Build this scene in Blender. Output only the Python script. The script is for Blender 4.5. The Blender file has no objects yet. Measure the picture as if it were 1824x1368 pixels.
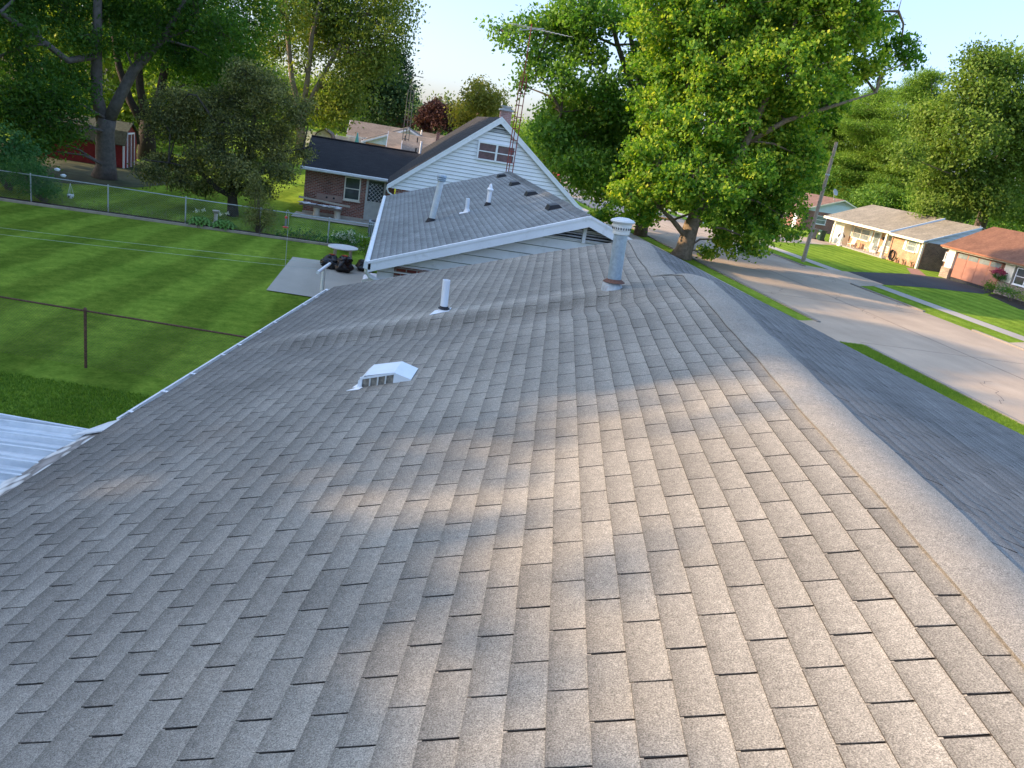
import bpy, math, random
import numpy as np
from mathutils import Vector, Matrix
R = math.radians
rng = np.random.default_rng(7)
random.seed(7)
S = bpy.context.scene

# ------------------------------------------------------------------ camera
F, CX, CY, EYE = 1371., 912., 684., 5.5
def _n(v): v = np.array(v, float); return v/np.linalg.norm(v)
_a = np.array([724-CX, CY-204, -F]); _b = np.array([824-CX, CY-221, -F])
_Z = _n(np.cross(_b, _a)); _Z = _Z if _Z[1] > 0 else -_Z
_Y = _n(_a); _X = np.cross(_Y, _Z)
M3 = np.array([_X, _Y, _Z])                 # camera axes expressed in the world
cam = bpy.data.cameras.new('camera'); co = bpy.data.objects.new('camera', cam); S.collection.objects.link(co)
m4 = Matrix([list(r)+[0] for r in M3]+[[0, 0, 0, 1]]); m4.translation = Vector((0, 0, EYE)); co.matrix_world = m4
cam.sensor_width = 36; cam.lens = F/1824*36; cam.clip_start = 0.05; cam.clip_end = 3000
S.camera = co
def at(px, py, Y):                          # the point in direction (px,py) that lies Y metres down the street
    r = _n(M3 @ np.array([px-CX, CY-py, -F])); return np.array([0, 0, EYE]) + r*(Y/r[1])
def mpp(p): return abs((M3.T @ (np.array(p)-np.array([0, 0, EYE])))[2])/F   # metres per photo pixel

# ------------------------------------------------------------------ light
SUN_AZ, SUN_EL = math.atan2(0.13, -1.0), R(22)     # measured from +X counter-clockwise
sd = Vector((math.cos(SUN_AZ)*math.cos(SUN_EL), math.sin(SUN_AZ)*math.cos(SUN_EL), math.sin(SUN_EL)))
w = bpy.data.worlds.new('World'); S.world = w; w.use_nodes = True
nt = w.node_tree; bg = nt.nodes['Background']; sky = nt.nodes.new('ShaderNodeTexSky')
sky.sky_type = 'NISHITA'; sky.sun_disc = False; sky.sun_elevation = SUN_EL
sky.sun_rotation = math.atan2(sd.x, sd.y); sky.air_density = 1.0; sky.dust_density = 1.5; sky.ozone_density = 1.2; sky.altitude = 200
tc_ = nt.nodes.new('ShaderNodeTexCoord'); sz_ = nt.nodes.new('ShaderNodeSeparateXYZ'); nt.links.new(tc_.outputs['Generated'], sz_.inputs[0])
rp_ = nt.nodes.new('ShaderNodeValToRGB'); nt.links.new(sz_.outputs[2], rp_.inputs[0])          # sky dimmed and tinted towards the horizon
rp_.color_ramp.elements[0].position = 0.0; rp_.color_ramp.elements[0].color = (.37, .39, .53, 1)
e_ = rp_.color_ramp.elements.new(.28); e_.color = (.58, .55, .64, 1)
rp_.color_ramp.elements[-1].position = .62; rp_.color_ramp.elements[-1].color = (1, 1, 1, 1)
mx_ = nt.nodes.new('ShaderNodeMix'); mx_.data_type = 'RGBA'; mx_.blend_type = 'MULTIPLY'; mx_.inputs[0].default_value = 1
nt.links.new(sky.outputs[0], mx_.inputs[6]); nt.links.new(rp_.outputs[0], mx_.inputs[7]); nt.links.new(mx_.outputs[2], bg.inputs[0]); bg.inputs[1].default_value = 0.15
sl = bpy.data.lights.new('sun', 'SUN'); sl.energy = 2.0; sl.angle = R(0.8); sl.color = (1.0, 0.71, 0.43)
so = bpy.data.objects.new('sun', sl); S.collection.objects.link(so); so.rotation_euler = sd.to_track_quat('Z', 'Y').to_euler(); so.location = (-30, 0, 30)
S.view_settings.view_transform = 'Standard'; S.view_settings.look = 'None'; S.view_settings.exposure = 2.05; S.view_settings.gamma = 1
S.render.engine = 'CYCLES'
S.cycles.max_bounces = 6; S.cycles.transparent_max_bounces = 4

# ------------------------------------------------------------------ helpers
class MB:
    def __init__(s): s.v = []; s.f = []
    def add(s, vs, fs):
        o = len(s.v); s.v += [tuple(map(float, p)) for p in vs]; s.f += [tuple(i+o for i in f) for f in fs]; return s
    def box(s, x0, x1, y0, y1, z0, z1):
        return s.add([(x0,y0,z0),(x1,y0,z0),(x1,y1,z0),(x0,y1,z0),(x0,y0,z1),(x1,y0,z1),(x1,y1,z1),(x0,y1,z1)],
                     [(0,3,2,1),(4,5,6,7),(0,1,5,4),(1,2,6,5),(2,3,7,6),(3,0,4,7)])
    def poly(s, pts): return s.add(pts, [tuple(range(len(pts)))])
    def prism(s, pts, d):                    # pts 3D polygon, extruded by vector d
        n = len(pts); d = np.array(d, float); P = [np.array(p, float) for p in pts]
        return s.add(P+[p+d for p in P], [tuple(range(n))[::-1], tuple(range(n, 2*n))]+[(i, (i+1) % n, n+(i+1) % n, n+i) for i in range(n)])
    def tube(s, pts, r, n=8, cap=True):
        P = [np.array(p, float) for p in pts]; k = len(P); rr = r if hasattr(r, '__len__') else [r]*k
        vs = []; fs = []
        ref = None
        for i, p in enumerate(P):
            t = _n(P[min(i+1, k-1)]-P[max(i-1, 0)])
            if ref is None: ref = np.array([0, 0, 1.]) if abs(t[2]) < .9 else np.array([1., 0, 0])
            a = _n(np.cross(t, ref)); b = np.cross(t, a); ref = np.cross(a, t) if np.linalg.norm(np.cross(a, t)) > 0 else ref
            for j in range(n):
                th = 2*math.pi*j/n; vs.append(p+rr[i]*(a*math.cos(th)+b*math.sin(th)))
        for i in range(k-1):
            for j in range(n): fs.append((i*n+j, i*n+(j+1) % n, (i+1)*n+(j+1) % n, (i+1)*n+j))
        if cap: fs += [tuple(range(n))[::-1], tuple(range((k-1)*n, k*n))]
        return s.add(vs, fs)
    def bar(s, p, q, w_, h_=None):           # square bar between two points
        h_ = h_ or w_; p = np.array(p, float); q = np.array(q, float); t = _n(q-p)
        u = np.array([0, 0, 1.]) if abs(t[2]) < .9 else np.array([1., 0, 0])
        a = _n(np.cross(t, u))*w_/2; b = _n(np.cross(a, t))*h_/2
        return s.prism([p-a-b, p+a-b, p+a+b, p-a+b], q-p)
    def lathe(s, c, prof, n=20, tilt=None):
        vs = []; k = len(prof)
        for (r, z) in prof:
            for j in range(n):
                th = 2*math.pi*j/n; v = Vector((r*math.cos(th), r*math.sin(th), z))
                if tilt: v = tilt @ v
                vs.append((c[0]+v.x, c[1]+v.y, c[2]+v.z))
        fs = [(i*n+j, i*n+(j+1) % n, (i+1)*n+(j+1) % n, (i+1)*n+j) for i in range(k-1) for j in range(n)]
        fs += [tuple(range(n))[::-1], tuple(range((k-1)*n, k*n))]
        return s.add(vs, fs)
    def blob(s, c, r, n=10, amp=.2, seed=0):
        rg = np.random.default_rng(seed); k = n; vs = []; ph = rg.uniform(0, 6, 8)
        for i in range(k+1):
            for j in range(2*n):
                a = math.pi*i/k; b = math.pi*j/n
                d = np.array([math.sin(a)*math.cos(b), math.sin(a)*math.sin(b), math.cos(a)])
                q = 1+amp*(math.sin(3*b+ph[0]+2*a)*.5+math.sin(5*a+ph[1])*.3+math.sin(7*b+ph[2])*math.sin(4*a+ph[3])*.5)*math.sin(a)
                vs.append(np.array(c)+d*np.array(r)*q)
        fs = [(i*2*n+j, (i+1)*2*n+j, (i+1)*2*n+(j+1) % (2*n), i*2*n+(j+1) % (2*n)) for i in range(k) for j in range(2*n)]
        return s.add(vs, fs)
    def build(s, name, m, parent=None, smooth=False, world=True, attr=None):
        v = np.array(s.v, float).reshape(-1, 3)
        if parent is not None and world:
            b = base(parent); a = b[3]; v = v-np.array(b[:3])
            c, sn = math.cos(-a), math.sin(-a); v = np.stack([v[:,0]*c-v[:,1]*sn, v[:,0]*sn+v[:,1]*c, v[:,2]], 1)
        me = bpy.data.meshes.new(name); me.from_pydata(v.tolist(), [], s.f); me.materials.append(m)
        if smooth: me.shade_smooth()
        if attr is not None:
            at_ = me.attributes.new('tab', 'FLOAT_COLOR', 'POINT'); at_.data.foreach_set('color', np.array(attr, np.float32).ravel())
        me.update(); o = bpy.data.objects.new(name, me); S.collection.objects.link(o)
        if parent is not None: o.parent = parent
        return o
def base(o):                                  # world location and turn of a thing (or of the thing a part belongs to)
    while o.parent: o = o.parent
    return (o.location.x, o.location.y, o.location.z, o.rotation_euler.z)
def tag(o, label=None, cat=None, group=None, kind=None):
    for k, v_ in (('label', label), ('category', cat), ('group', group), ('kind', kind)):
        if v_: o[k] = v_
    return o
def thing(name, label, cat, loc=(0, 0, 0), rz=0, group=None):
    o = bpy.data.objects.new(name, None); S.collection.objects.link(o); o.empty_display_size = .2
    o.location = loc; o.rotation_euler = (0, 0, rz); return tag(o, label, cat, group)
def dup(root, loc, rz=None, label=None, scale=None):
    r = root.copy(); S.collection.objects.link(r); r.location = loc
    if rz is not None: r.rotation_euler = (0, 0, rz)
    if scale: r.scale = scale
    if label: r['label'] = label
    for ch in list(root.children):
        c = ch.copy(); S.collection.objects.link(c); c.parent = r
        for g in list(ch.children):
            d = g.copy(); S.collection.objects.link(d); d.parent = c
    return r

# ------------------------------------------------------------------ materials
def mat(name, fn):
    m = bpy.data.materials.new(name); m.use_nodes = True; t = m.node_tree; t.nodes.clear()
    out = t.nodes.new('ShaderNodeOutputMaterial'); fn(t, out); return m
def N(t, typ, **k):
    n = t.nodes.new('ShaderNode'+typ)
    for a, b in k.items():
        if a.startswith('i_'): n.inputs[int(a[2:]) if a[2:].isdigit() else a[2:].replace('_', ' ')].default_value = b
        else: setattr(n, a, b)
    return n
def ramp(t, src, stops):
    r = N(t, 'ValToRGB'); t.links.new(src, r.inputs[0]); e = r.color_ramp.elements
    while len(e) < len(stops): e.new(.5)
    for k, (p, c) in enumerate(stops): e[k].position = p; e[k].color = (*c, 1) if len(c) == 3 else (c[0],)*3+(1,)
    return r.outputs[0]
def mixc(t, a, b, f, mode='MIX'):
    m = N(t, 'Mix', data_type='RGBA', blend_type=mode)
    for idx, v_ in ((0, f), (6, a), (7, b)):
        if hasattr(v_, 'links') or isinstance(v_, bpy.types.NodeSocket): t.links.new(v_, m.inputs[idx])
        else: m.inputs[idx].default_value = (*v_, 1) if isinstance(v_, tuple) and len(v_) == 3 else v_
    return m.outputs[2]
def noise(t, scale, detail=4, rough=.6, vec=None):
    n = N(t, 'TexNoise'); n.inputs['Scale'].default_value = scale; n.inputs['Detail'].default_value = detail; n.inputs['Roughness'].default_value = rough
    t.links.new(vec if vec is not None else objc(t), n.inputs['Vector']); return n.outputs[0]
def objc(t):
    return N(t, 'TexCoord').outputs['Object']
def mapped(t, sc=(1, 1, 1), rot=(0, 0, 0)):
    m = N(t, 'Mapping'); m.inputs['Scale'].default_value = sc; m.inputs['Rotation'].default_value = rot; t.links.new(objc(t), m.inputs[0]); return m.outputs[0]
def geopos(t, sc=(1, 1, 1), rot=(0, 0, 0)):
    m = N(t, 'Mapping'); m.inputs['Scale'].default_value = sc; m.inputs['Rotation'].default_value = rot
    t.links.new(N(t, 'NewGeometry').outputs['Position'], m.inputs[0]); return m.outputs[0]
def pri(t, out, col, rough=.8, bump=None, bd=.01, metal=0, spec=.3, bs=1.0):
    p = N(t, 'BsdfPrincipled'); p.inputs['Roughness'].default_value = rough; p.inputs['Metallic'].default_value = metal
    p.inputs['Specular IOR Level'].default_value = spec
    if isinstance(col, tuple): p.inputs['Base Color'].default_value = (*col, 1)
    else: t.links.new(col, p.inputs['Base Color'])
    if bump is not None:
        b = N(t, 'Bump'); b.inputs['Distance'].default_value = bd; b.inputs['Strength'].default_value = bs
        t.links.new(bump, b.inputs['Height']); t.links.new(b.outputs[0], p.inputs['Normal'])
    t.links.new(p.outputs[0], out.inputs[0]); return p
def plain(name, col, rough=.7, var=.15, sc=3., metal=0, spec=.3, bump=0, dirt=None):
    def fn(t, out):
        n = noise(t, sc, 5, .65)
        lo = tuple(c*(1-var) for c in col); hi = tuple(min(1, c*(1+var)) for c in col)
        c = ramp(t, n, [(.3, lo), (.7, hi)])
        if dirt:
            c = mixc(t, c, dirt, ramp(t, noise(t, sc*2.3, 6, .75), [(.55, (0,)), (.75, (.7,))]))
        pri(t, out, c, rough, n if bump else None, bump, metal, spec)
    return mat(name, fn)
def brick(name, c1, c2, mortar, sw=.2, sh=.0667, mort=.012):
    def fn(t, out):
        g = N(t, 'NewGeometry'); sx = N(t, 'SeparateXYZ'); t.links.new(g.outputs['Position'], sx.inputs[0])
        ad = N(t, 'Math', operation='ADD'); t.links.new(sx.outputs[0], ad.inputs[0]); t.links.new(sx.outputs[1], ad.inputs[1])
        cx = N(t, 'CombineXYZ'); t.links.new(ad.outputs[0], cx.inputs[0]); t.links.new(sx.outputs[2], cx.inputs[1])
        b = N(t, 'TexBrick'); b.inputs['Scale'].default_value = 1; b.inputs['Brick Width'].default_value = sw+mort; b.inputs['Row Height'].default_value = sh+mort
        b.inputs['Mortar Size'].default_value = mort; b.inputs['Mortar Smooth'].default_value = .1; b.inputs['Bias'].default_value = -.1
        b.inputs['Color1'].default_value = (*c1, 1); b.inputs['Color2'].default_value = (*c2, 1); b.inputs['Mortar'].default_value = (*mortar, 1)
        t.links.new(cx.outputs[0], b.inputs[0])
        c = mixc(t, b.outputs[0], ramp(t, noise(t, 1.2, 5), [(.3, (.7,)), (.7, (1.15,))]), 1.0, 'MULTIPLY')
        inv = N(t, 'Math', operation='SUBTRACT'); inv.inputs[0].default_value = 1; t.links.new(b.outputs[1], inv.inputs[1])
        pri(t, out, c, .9, inv.outputs[0], .006, bs=.6)
    return mat(name, fn)
def shingle_mat(name, warm, dark, contrast=.35, tabv=.22, speck=300., eave_dark=False):
    # granule speckle, per-tab tone, darker along the butt edge of each tab, long weather streaks
    def fn(t, out):
        a = N(t, 'Attribute', attribute_name='tab'); s = N(t, 'SeparateColor'); t.links.new(a.outputs[0], s.inputs[0])
        g1 = noise(t, speck, 2, .8); g2 = noise(t, 38, 4, .7); g3 = noise(t, .9, 5, .6)
        c = ramp(t, g1, [(.30, tuple(x*(1-contrast*1.15) for x in warm)), (.5, warm), (.70, tuple(min(1, x*(1+contrast*1.5)) for x in warm))])
        c = mixc(t, c, ramp(t, g2, [(.3, (.78,)), (.7, (1.2,))]), .8, 'MULTIPLY')
        c = mixc(t, c, ramp(t, g3, [(.35, (.84,)), (.65, (1.14,))]), .8, 'MULTIPLY')
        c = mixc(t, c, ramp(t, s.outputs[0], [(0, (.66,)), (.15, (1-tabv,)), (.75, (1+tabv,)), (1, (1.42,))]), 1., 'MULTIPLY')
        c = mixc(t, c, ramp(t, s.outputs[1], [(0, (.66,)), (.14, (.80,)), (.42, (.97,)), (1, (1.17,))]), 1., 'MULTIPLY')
        if eave_dark:  # darker towards the eave
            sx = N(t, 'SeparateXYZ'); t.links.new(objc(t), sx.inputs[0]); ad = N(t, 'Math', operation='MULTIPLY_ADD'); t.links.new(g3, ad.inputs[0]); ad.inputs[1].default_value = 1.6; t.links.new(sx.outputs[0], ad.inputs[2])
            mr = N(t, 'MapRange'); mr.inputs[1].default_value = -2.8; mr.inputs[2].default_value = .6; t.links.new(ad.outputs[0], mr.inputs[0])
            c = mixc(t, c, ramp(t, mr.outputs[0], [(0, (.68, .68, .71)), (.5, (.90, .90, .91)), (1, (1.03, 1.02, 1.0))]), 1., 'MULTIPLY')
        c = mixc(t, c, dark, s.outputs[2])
        pri(t, out, c, .92, g1, .0025, spec=.25, bs=.8)
    return mat(name, fn)
def roof_tex(name, c1, c2):
    def fn(t, out):
        v_ = objc(t)
        n = noise(t, 6, 5, .7); k = noise(t, 1.1, 4)
        c = mixc(t, ramp(t, n, [(.35, tuple(q*1.1 for q in c1)), (.65, tuple(q*1.1 for q in c2))]), ramp(t, k, [(.3, (.8,)), (.7, (1.2,))]), 1., 'MULTIPLY')
        wv = N(t, 'TexWave', wave_type='BANDS', bands_direction='Z'); wv.inputs['Scale'].default_value = 6.5; wv.inputs['Distortion'].default_value = .3
        t.links.new(v_, wv.inputs[0])
        c = mixc(t, c, ramp(t, wv.outputs[1], [(.0, (.82,)), (.5, (1.05,))]), 1., 'MULTIPLY')
        pri(t, out, c, .92, wv.outputs[1], .01)
    return mat(name, fn)
def leaf_mat(name, stops, trans=.45, gloss=.02):
    def fn(t, out):
        a = N(t, 'Attribute', attribute_name='tab'); s = N(t, 'SeparateColor'); t.links.new(a.outputs[0], s.inputs[0])
        c = ramp(t, s.outputs[0], stops)
        d = N(t, 'BsdfDiffuse'); tr = N(t, 'BsdfTranslucent'); gl = N(t, 'BsdfGlossy'); gl.inputs['Roughness'].default_value = .45
        gl.inputs['Roughness'].default_value = .7; t.links.new(c, d.inputs[0])
        c2 = mixc(t, c, (1.25, 1.3, .55), 1., 'MULTIPLY'); t.links.new(c2, tr.inputs[0])
        m1 = N(t, 'MixShader'); m1.inputs[0].default_value = trans; t.links.new(d.outputs[0], m1.inputs[1]); t.links.new(tr.outputs[0], m1.inputs[2])
        m2 = N(t, 'MixShader'); m2.inputs[0].default_value = gloss; t.links.new(m1.outputs[0], m2.inputs[1]); t.links.new(gl.outputs[0], m2.inputs[2])
        t.links.new(m2.outputs[0], out.inputs[0])
    return mat(name, fn)
def lawn_mat(name):
    def fn(t, out):
        p = geopos(t)
        n1 = noise(t, .35, 4, .6, p); n2 = noise(t, 3.0, 6, .7, p); n3 = noise(t, 26, 5, .8, geopos(t, (.5, 1, 1)))
        c = ramp(t, n2, [(.28, (.110, .190, .024)), (.5, (.180, .280, .036)), (.74, (.275, .365, .052))])
        c = mixc(t, c, ramp(t, n1, [(.35, (.82, .86, .8)), (.65, (1.18, 1.12, 1.1))]), 1., 'MULTIPLY')
        c = mixc(t, c, ramp(t, n3, [(.25, (.55,)), (.75, (1.45,))]), .9, 'MULTIPLY')
        # mowing stripes: along the plot on the left, along the street on the right
        for rot, sc, lo, hi, xr in ((R(4), .16, .84, 1.16, 0), (0, .24, .89, 1.1, 1)):
            wv = N(t, 'TexWave', wave_type='BANDS', bands_direction='X'); wv.inputs['Scale'].default_value = sc
            wv.inputs['Distortion'].default_value = 2.6; wv.inputs['Detail'].default_value = 3; wv.inputs['Detail Scale'].default_value = .8
            t.links.new(geopos(t, rot=(0, 0, rot)), wv.inputs[0])
            sx = N(t, 'SeparateXYZ'); t.links.new(N(t, 'NewGeometry').outputs['Position'], sx.inputs[0])
            msk = N(t, 'Math', operation='GREATER_THAN' if xr else 'LESS_THAN'); msk.inputs[1].default_value = 14.; t.links.new(sx.outputs[0], msk.inputs[0])
            c = mixc(t, c, mixc(t, c, ramp(t, wv.outputs[1], [(.3, (lo,)), (.7, (hi,))]), 1., 'MULTIPLY'), msk.outputs[0])
        hb = N(t, 'Math', operation='ADD'); t.links.new(n3, hb.inputs[0]); t.links.new(n2, hb.inputs[1])
        pri(t, out, c, 1, hb.outputs[0], .05, spec=0., bs=.9)
    return mat(name, fn)
def concrete(name, col, sc=1.5, crack=True, var=.12):
    def fn(t, out):
        p = geopos(t); a = noise(t, sc*.25, 5, .6, p); b = noise(t, 60, 3, .8, p); st = noise(t, .5, 3, .6, geopos(t, (1, .12, 1)))
        c = ramp(t, a, [(.3, tuple(x*(1-var) for x in col)), (.7, tuple(x*(1+var) for x in col))])
        c = mixc(t, c, ramp(t, b, [(.3, (.86,)), (.7, (1.12,))]), 1., 'MULTIPLY')
        c = mixc(t, c, ramp(t, st, [(.35, (.88,)), (.65, (1.06,))]), 1., 'MULTIPLY')
        pri(t, out, c, .9, b, .004, spec=.2)
    return mat(name, fn)
white = plain('white_paint', (.80, .81, .82), .55, .06, 2., dirt=(.5, .5, .46))
siding = plain('white_siding', (.84, .85, .86), .6, .05, 1.5)
siding_old = plain('aged_siding', (.78, .79, .77), .65, .08, 1.2, dirt=(.52, .52, .48))
cream = plain('cream_trim', (.80, .76, .62), .6, .05)
bluewhite = plain('blue_siding', (.52, .64, .74), .6, .05)
glass = plain('window_glass', (.045, .055, .06), .08, .4, 2., spec=.8)
glass_red = plain('curtained_glass', (.13, .075, .085), .25, .3, 5., spec=.7)
glass_pale = plain('reflecting_glass', (.20, .24, .24), .12, .3, 2., spec=.9)
galv = plain('galvanized_steel', (.29, .36, .41), .5, .18, 30., metal=.25, spec=.4)
galv2 = plain('fence_steel', (.42, .47, .48), .5, .15, 20., metal=.3)
pvc = plain('white_pvc', (.72, .76, .80), .45, .05)
rubber = plain('black_rubber', (.02, .02, .022), .6, .2)
rustm = plain('rusty_iron', (.13, .065, .045), .85, .4, 25., dirt=(.25, .22, .2))
redpaint = plain('red_paint', (.20, .018, .018), .7, .25, 4.)
dark = plain('dark_paint', (.03, .03, .035), .6, .3)
woodm = plain('weathered_wood', (.23, .18, .14), .85, .3, 8.)
stone = plain('pale_stone', (.50, .46, .38), .9, .2, 8.)
bark = plain('bark', (.14, .11, .08), .95, .4, 6., bump=.03)
bark_lt = plain('pale_bark', (.20, .16, .12), .95, .35, 6., bump=.03)
soil = plain('soil', (.035, .025, .018), .95, .4, 5.)
bagm = plain('black_plastic', (.006, .006, .008), .22, .3, 12., spec=.6, bump=.03)
tarmac = concrete('tarmac', (.05, .052, .056))
street_m = concrete('street_concrete', (.41, .33, .245))
walk_m = concrete('walk_concrete', (.40, .37, .32))
kerb_m = concrete('kerb_concrete', (.26, .24, .21))
patio_m = concrete('patio_concrete', (.46, .43, .36))
lawn_m = lawn_mat('lawn')
br_dark = brick('dark_brick', (.34, .125, .085), (.17, .07, .052), (.40, .32, .27))
br_red = brick('red_brick', (.24, .06, .04), (.17, .045, .035), (.35, .30, .27))
br_orange = brick('orange_brick', (.52, .27, .13), (.40, .17, .09), (.55, .42, .3))
br_brown = brick('brown_brick', (.19, .11, .075), (.08, .05, .04), (.26, .2, .15))
sh_own = shingle_mat('own_shingles', (.250, .233, .196), (.02, .018, .02), .50, .12, speck=210., eave_dark=True)
sh_shaded = shingle_mat('shaded_slope_shingles', (.150, .150, .142), (.02, .018, .02), .55, .20, speck=210.)  # darker copy of the shingles, shade of the street slope in its colour
sh_cap = shingle_mat('ridge_cap_shingle', (.285, .264, .222), (.02, .018, .02), .5, .11, speck=210.)
sh_gray = shingle_mat('gray_shingles', (.20, .215, .21), (.02, .02, .02), .3, .16, 60.)
sh_black = shingle_mat('black_shingles', (.026, .027, .030), (.01, .01, .01), .3, .2, 60.)
sh_worn = shingle_mat('worn_black_shingles', (.032, .031, .030), (.02, .02, .02), .3, .25, 60.)
under = plain('roofing_felt', (.018, .016, .016), .95, .3, 20.)
rt_tan = roof_tex('tan_roofing', (.15, .135, .10), (.27, .245, .195))
rt_brown = roof_tex('rust_roofing', (.13, .062, .038), (.20, .10, .062))
rt_far = roof_tex('far_roofing', (.15, .12, .10), (.22, .19, .16))
rt_orange = roof_tex('orange_roofing', (.42, .25, .15), (.52, .33, .2))

# ------------------------------------------------------------------ ground, street, walks
def sheet(name, m, pts, z=0.0):
    o = MB().poly([(x, y, z) for x, y in pts]).build(name, m); return tag(o, kind='structure')
sheet('lawn', lawn_m, [(-900, -200), (900, -200), (900, 1500), (-900, 1500)], 0)
sheet('street', street_m, [(18.2, -60), (28.2, -60), (28.2, 400), (18.2, 400)], .004)
jn = MB()
for y in np.arange(-56, 200, 9.2): jn.box(18.25, 28.15, y, y+.012, .004, .0075)
jn.box(23.19, 23.215, -60, 200, .004, .0085)
tag(jn.build('street_joint', plain('joint_tar', (.10, .085, .07), .9)), kind='structure')
kb = MB()
for x, segs in ((18.05, ((-60, 19.3), (19.3, 26.2), (29.8, 200))), (28.2, ((-60, 33.2), (37, 44.2), (50.2, 64), (72, 200)))):
    for y0, y1 in segs: kb.box(x, x+.15, y0, y1, 0, .07)
tag(kb.build('kerb', kerb_m), kind='structure')
sheet('sidewalk', walk_m, [(15.7, -60), (17.0, -60), (17.0, 300), (15.7, 300)], .006)
sheet('sidewalk', walk_m, [(30.3, -60), (31.5, -60), (31.5, 300), (30.3, 300)], .006)
sheet('driveway_apron', street_m, [(8, 26.5), (15.7, 26.4), (17.3, 26.4), (18.2, 25.8), (18.2, 30.2), (17.3, 29.7), (8, 29.7)], .009)
sheet('driveway_apron', street_m, [(28.2, 43.6), (30.3, 44.9), (32.0, 46.4), (32.0, 50.9), (30.3, 50.4), (28.2, 51.2)], .009)
sheet('driveway_apron', street_m, [(28.2, 63.0), (31, 64.4), (44.8, 74.0), (44.8, 78.4), (41, 77.6), (31, 71.5), (28.2, 72.5)], .009)
sheet('driveway_apron', street_m, [(28.2, 31.0), (30.3, 32.0), (36, 32.0), (36, 28), (28.2, 28)], .009)
sheet('driveway', tarmac, [(32.0, 46.4), (36.5, 48.3), (42.0, 49.6), (44.4, 51.6), (44.4, 56.7), (40.4, 55.9), (32.0, 50.9)], .013)
sheet('brick_path', plain('path_brick', (.33, .17, .12), .9), [(40.7, 56.15), (42.2, 56.3), (44.8, 61.0), (43.6, 61.0)], .010)
sheet('shaded_lawn', plain('shaded_lawn_tone', (.045, .055, .022), .95, .45, 1.6), [(-24, 39.5), (-19, 38.2), (-15, 39), (-12.6, 41), (-12, 44), (-13.5, 49), (-14.6, 53), (-24, 54)], .004)  # dark sheet standing in for tree shade on the lawn
sheet('patio', patio_m, [(-3.45, 22.9), (-.6, 22.6), (-.6, 28.6), (-3.45, 28.5)], .03)
sheet('patio', patio_m, [(-4.9, 38.6), (-.6, 38.6), (-.6, 40.5), (-4.9, 40.5)], .05)
sheet('flower_bed', soil, [(-24, 32.1), (-.6, 31.9), (-.6, 32.9), (-24, 32.9)], .006)
sheet('flower_bed', soil, [(40.2, 44), (44.4, 44), (44.4, 51.2), (42.2, 49.4)], .006)
bd = thing('garden_edging', 'pale timber edging along the flower bed below the rear wire fence', 'edging', (-12, 32, 0))
for i in range(10):
    x = -24+i*2.35; MB().box(x, x+2.33, 31.95+.01*math.sin(i*3), 32.07+.01*math.sin(i*3), 0, .09).build('edging_board', plain('edging_timber', (.36, .31, .25), .9), bd)

# ------------------------------------------------------------------ shingled planes
def add_tab(vs, fs, at_, P, h0=.0055, h1=.0012, tone=.5, extra=0., ns=3):
    # P: function (s 0..1 across, t 0..1 upslope, h) -> point ; 2 segments across
    o = len(vs)
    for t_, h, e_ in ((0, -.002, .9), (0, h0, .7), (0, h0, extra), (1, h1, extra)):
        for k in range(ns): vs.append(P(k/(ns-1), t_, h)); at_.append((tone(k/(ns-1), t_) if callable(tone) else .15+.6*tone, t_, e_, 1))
    for k in range(ns-1):
        fs.append((o+k, o+k+1, o+ns+k+1, o+ns+k)); fs.append((o+2*ns+k, o+2*ns+k+1, o+3*ns+k+1, o+3*ns+k))
    fs.append((o, o+ns, o+3*ns)); fs.append((o+ns-1, o+4*ns-1, o+2*ns-1))
def shingle_plane(name, m, parent, o, ux, us, L, Sl, expo=.127, wd=.305, seed=1, lap=True):
    rg = np.random.default_rng(seed); o = np.array(o, float); ux = _n(ux); us = _n(us); nn = _n(np.cross(ux, us)); nn = nn if nn[2] > 0 else -nn
    vs, fs, aa = [], [], []; n = int(math.ceil(Sl/expo))
    for i in range(n):
        s0 = i*expo; s1 = min(s0+expo+.012, Sl); off = (i % 2)*wd/2 + rg.uniform(-.008, .008); x = -off; row = rg.uniform(-.1, .1)
        while x < L:
            x0 = max(0, x+.003); x1 = min(L, x+wd-.003)
            if x1-x0 > .02:
                tn = min(1, max(0, .5+row+rg.normal(0, .2)))
                add_tab(vs, fs, aa, lambda a, b, h: o+ux*(x0+a*(x1-x0))+us*(s0+b*(s1-s0))+nn*h, tone=tn)
            x += wd
    b = MB(); b.v = vs; b.f = fs; return b.build(name, m, parent, attr=aa)

# ------------------------------------------------------------------ own house (local x across, y along the ridge)
ANG = R(11.30)
own = thing('shingled_house', 'single storey house in front whose grey brown shingle roof fills the foreground', 'house', (0, 0, 0), -ANG)
VE, ZE, PIT = -3.25, 2.695, .3400
def sst(a, b, x): t = min(1, max(0, (x-a)/(b-a))); return t*t*(3-2*t)
def ridge(u): return 1.67+(1.37-1.67)*sst(8.45, 8.85, u)
def warp(u, v):
    e = sst(-3.3, -2.2, v)*(1-sst(.7, 1.3, v))
    k = 8.0+.03*math.sin(v*1.7)
    h = e*(-.055*sst(k-1.0, k-.32, u)*(1-sst(k-.32, k-.02, u))+.045*sst(k-.32, k-.0, u)*(1-sst(k+.15, k+1.1, u)))
    e2 = sst(-3.2, -2, v)
    h += e2*.012*math.sin(u*2.2+v*.6)*sst(8.5, 9.5, u) + .006*math.sin(u*1.3+1.1*v)*math.sin(v*1.9+.4)+.004*math.sin(u*3.1-v)
    h += .02*math.exp(-((u-5.9)/.5)**2-((v+2.9)/.6)**2)
    return h
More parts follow.
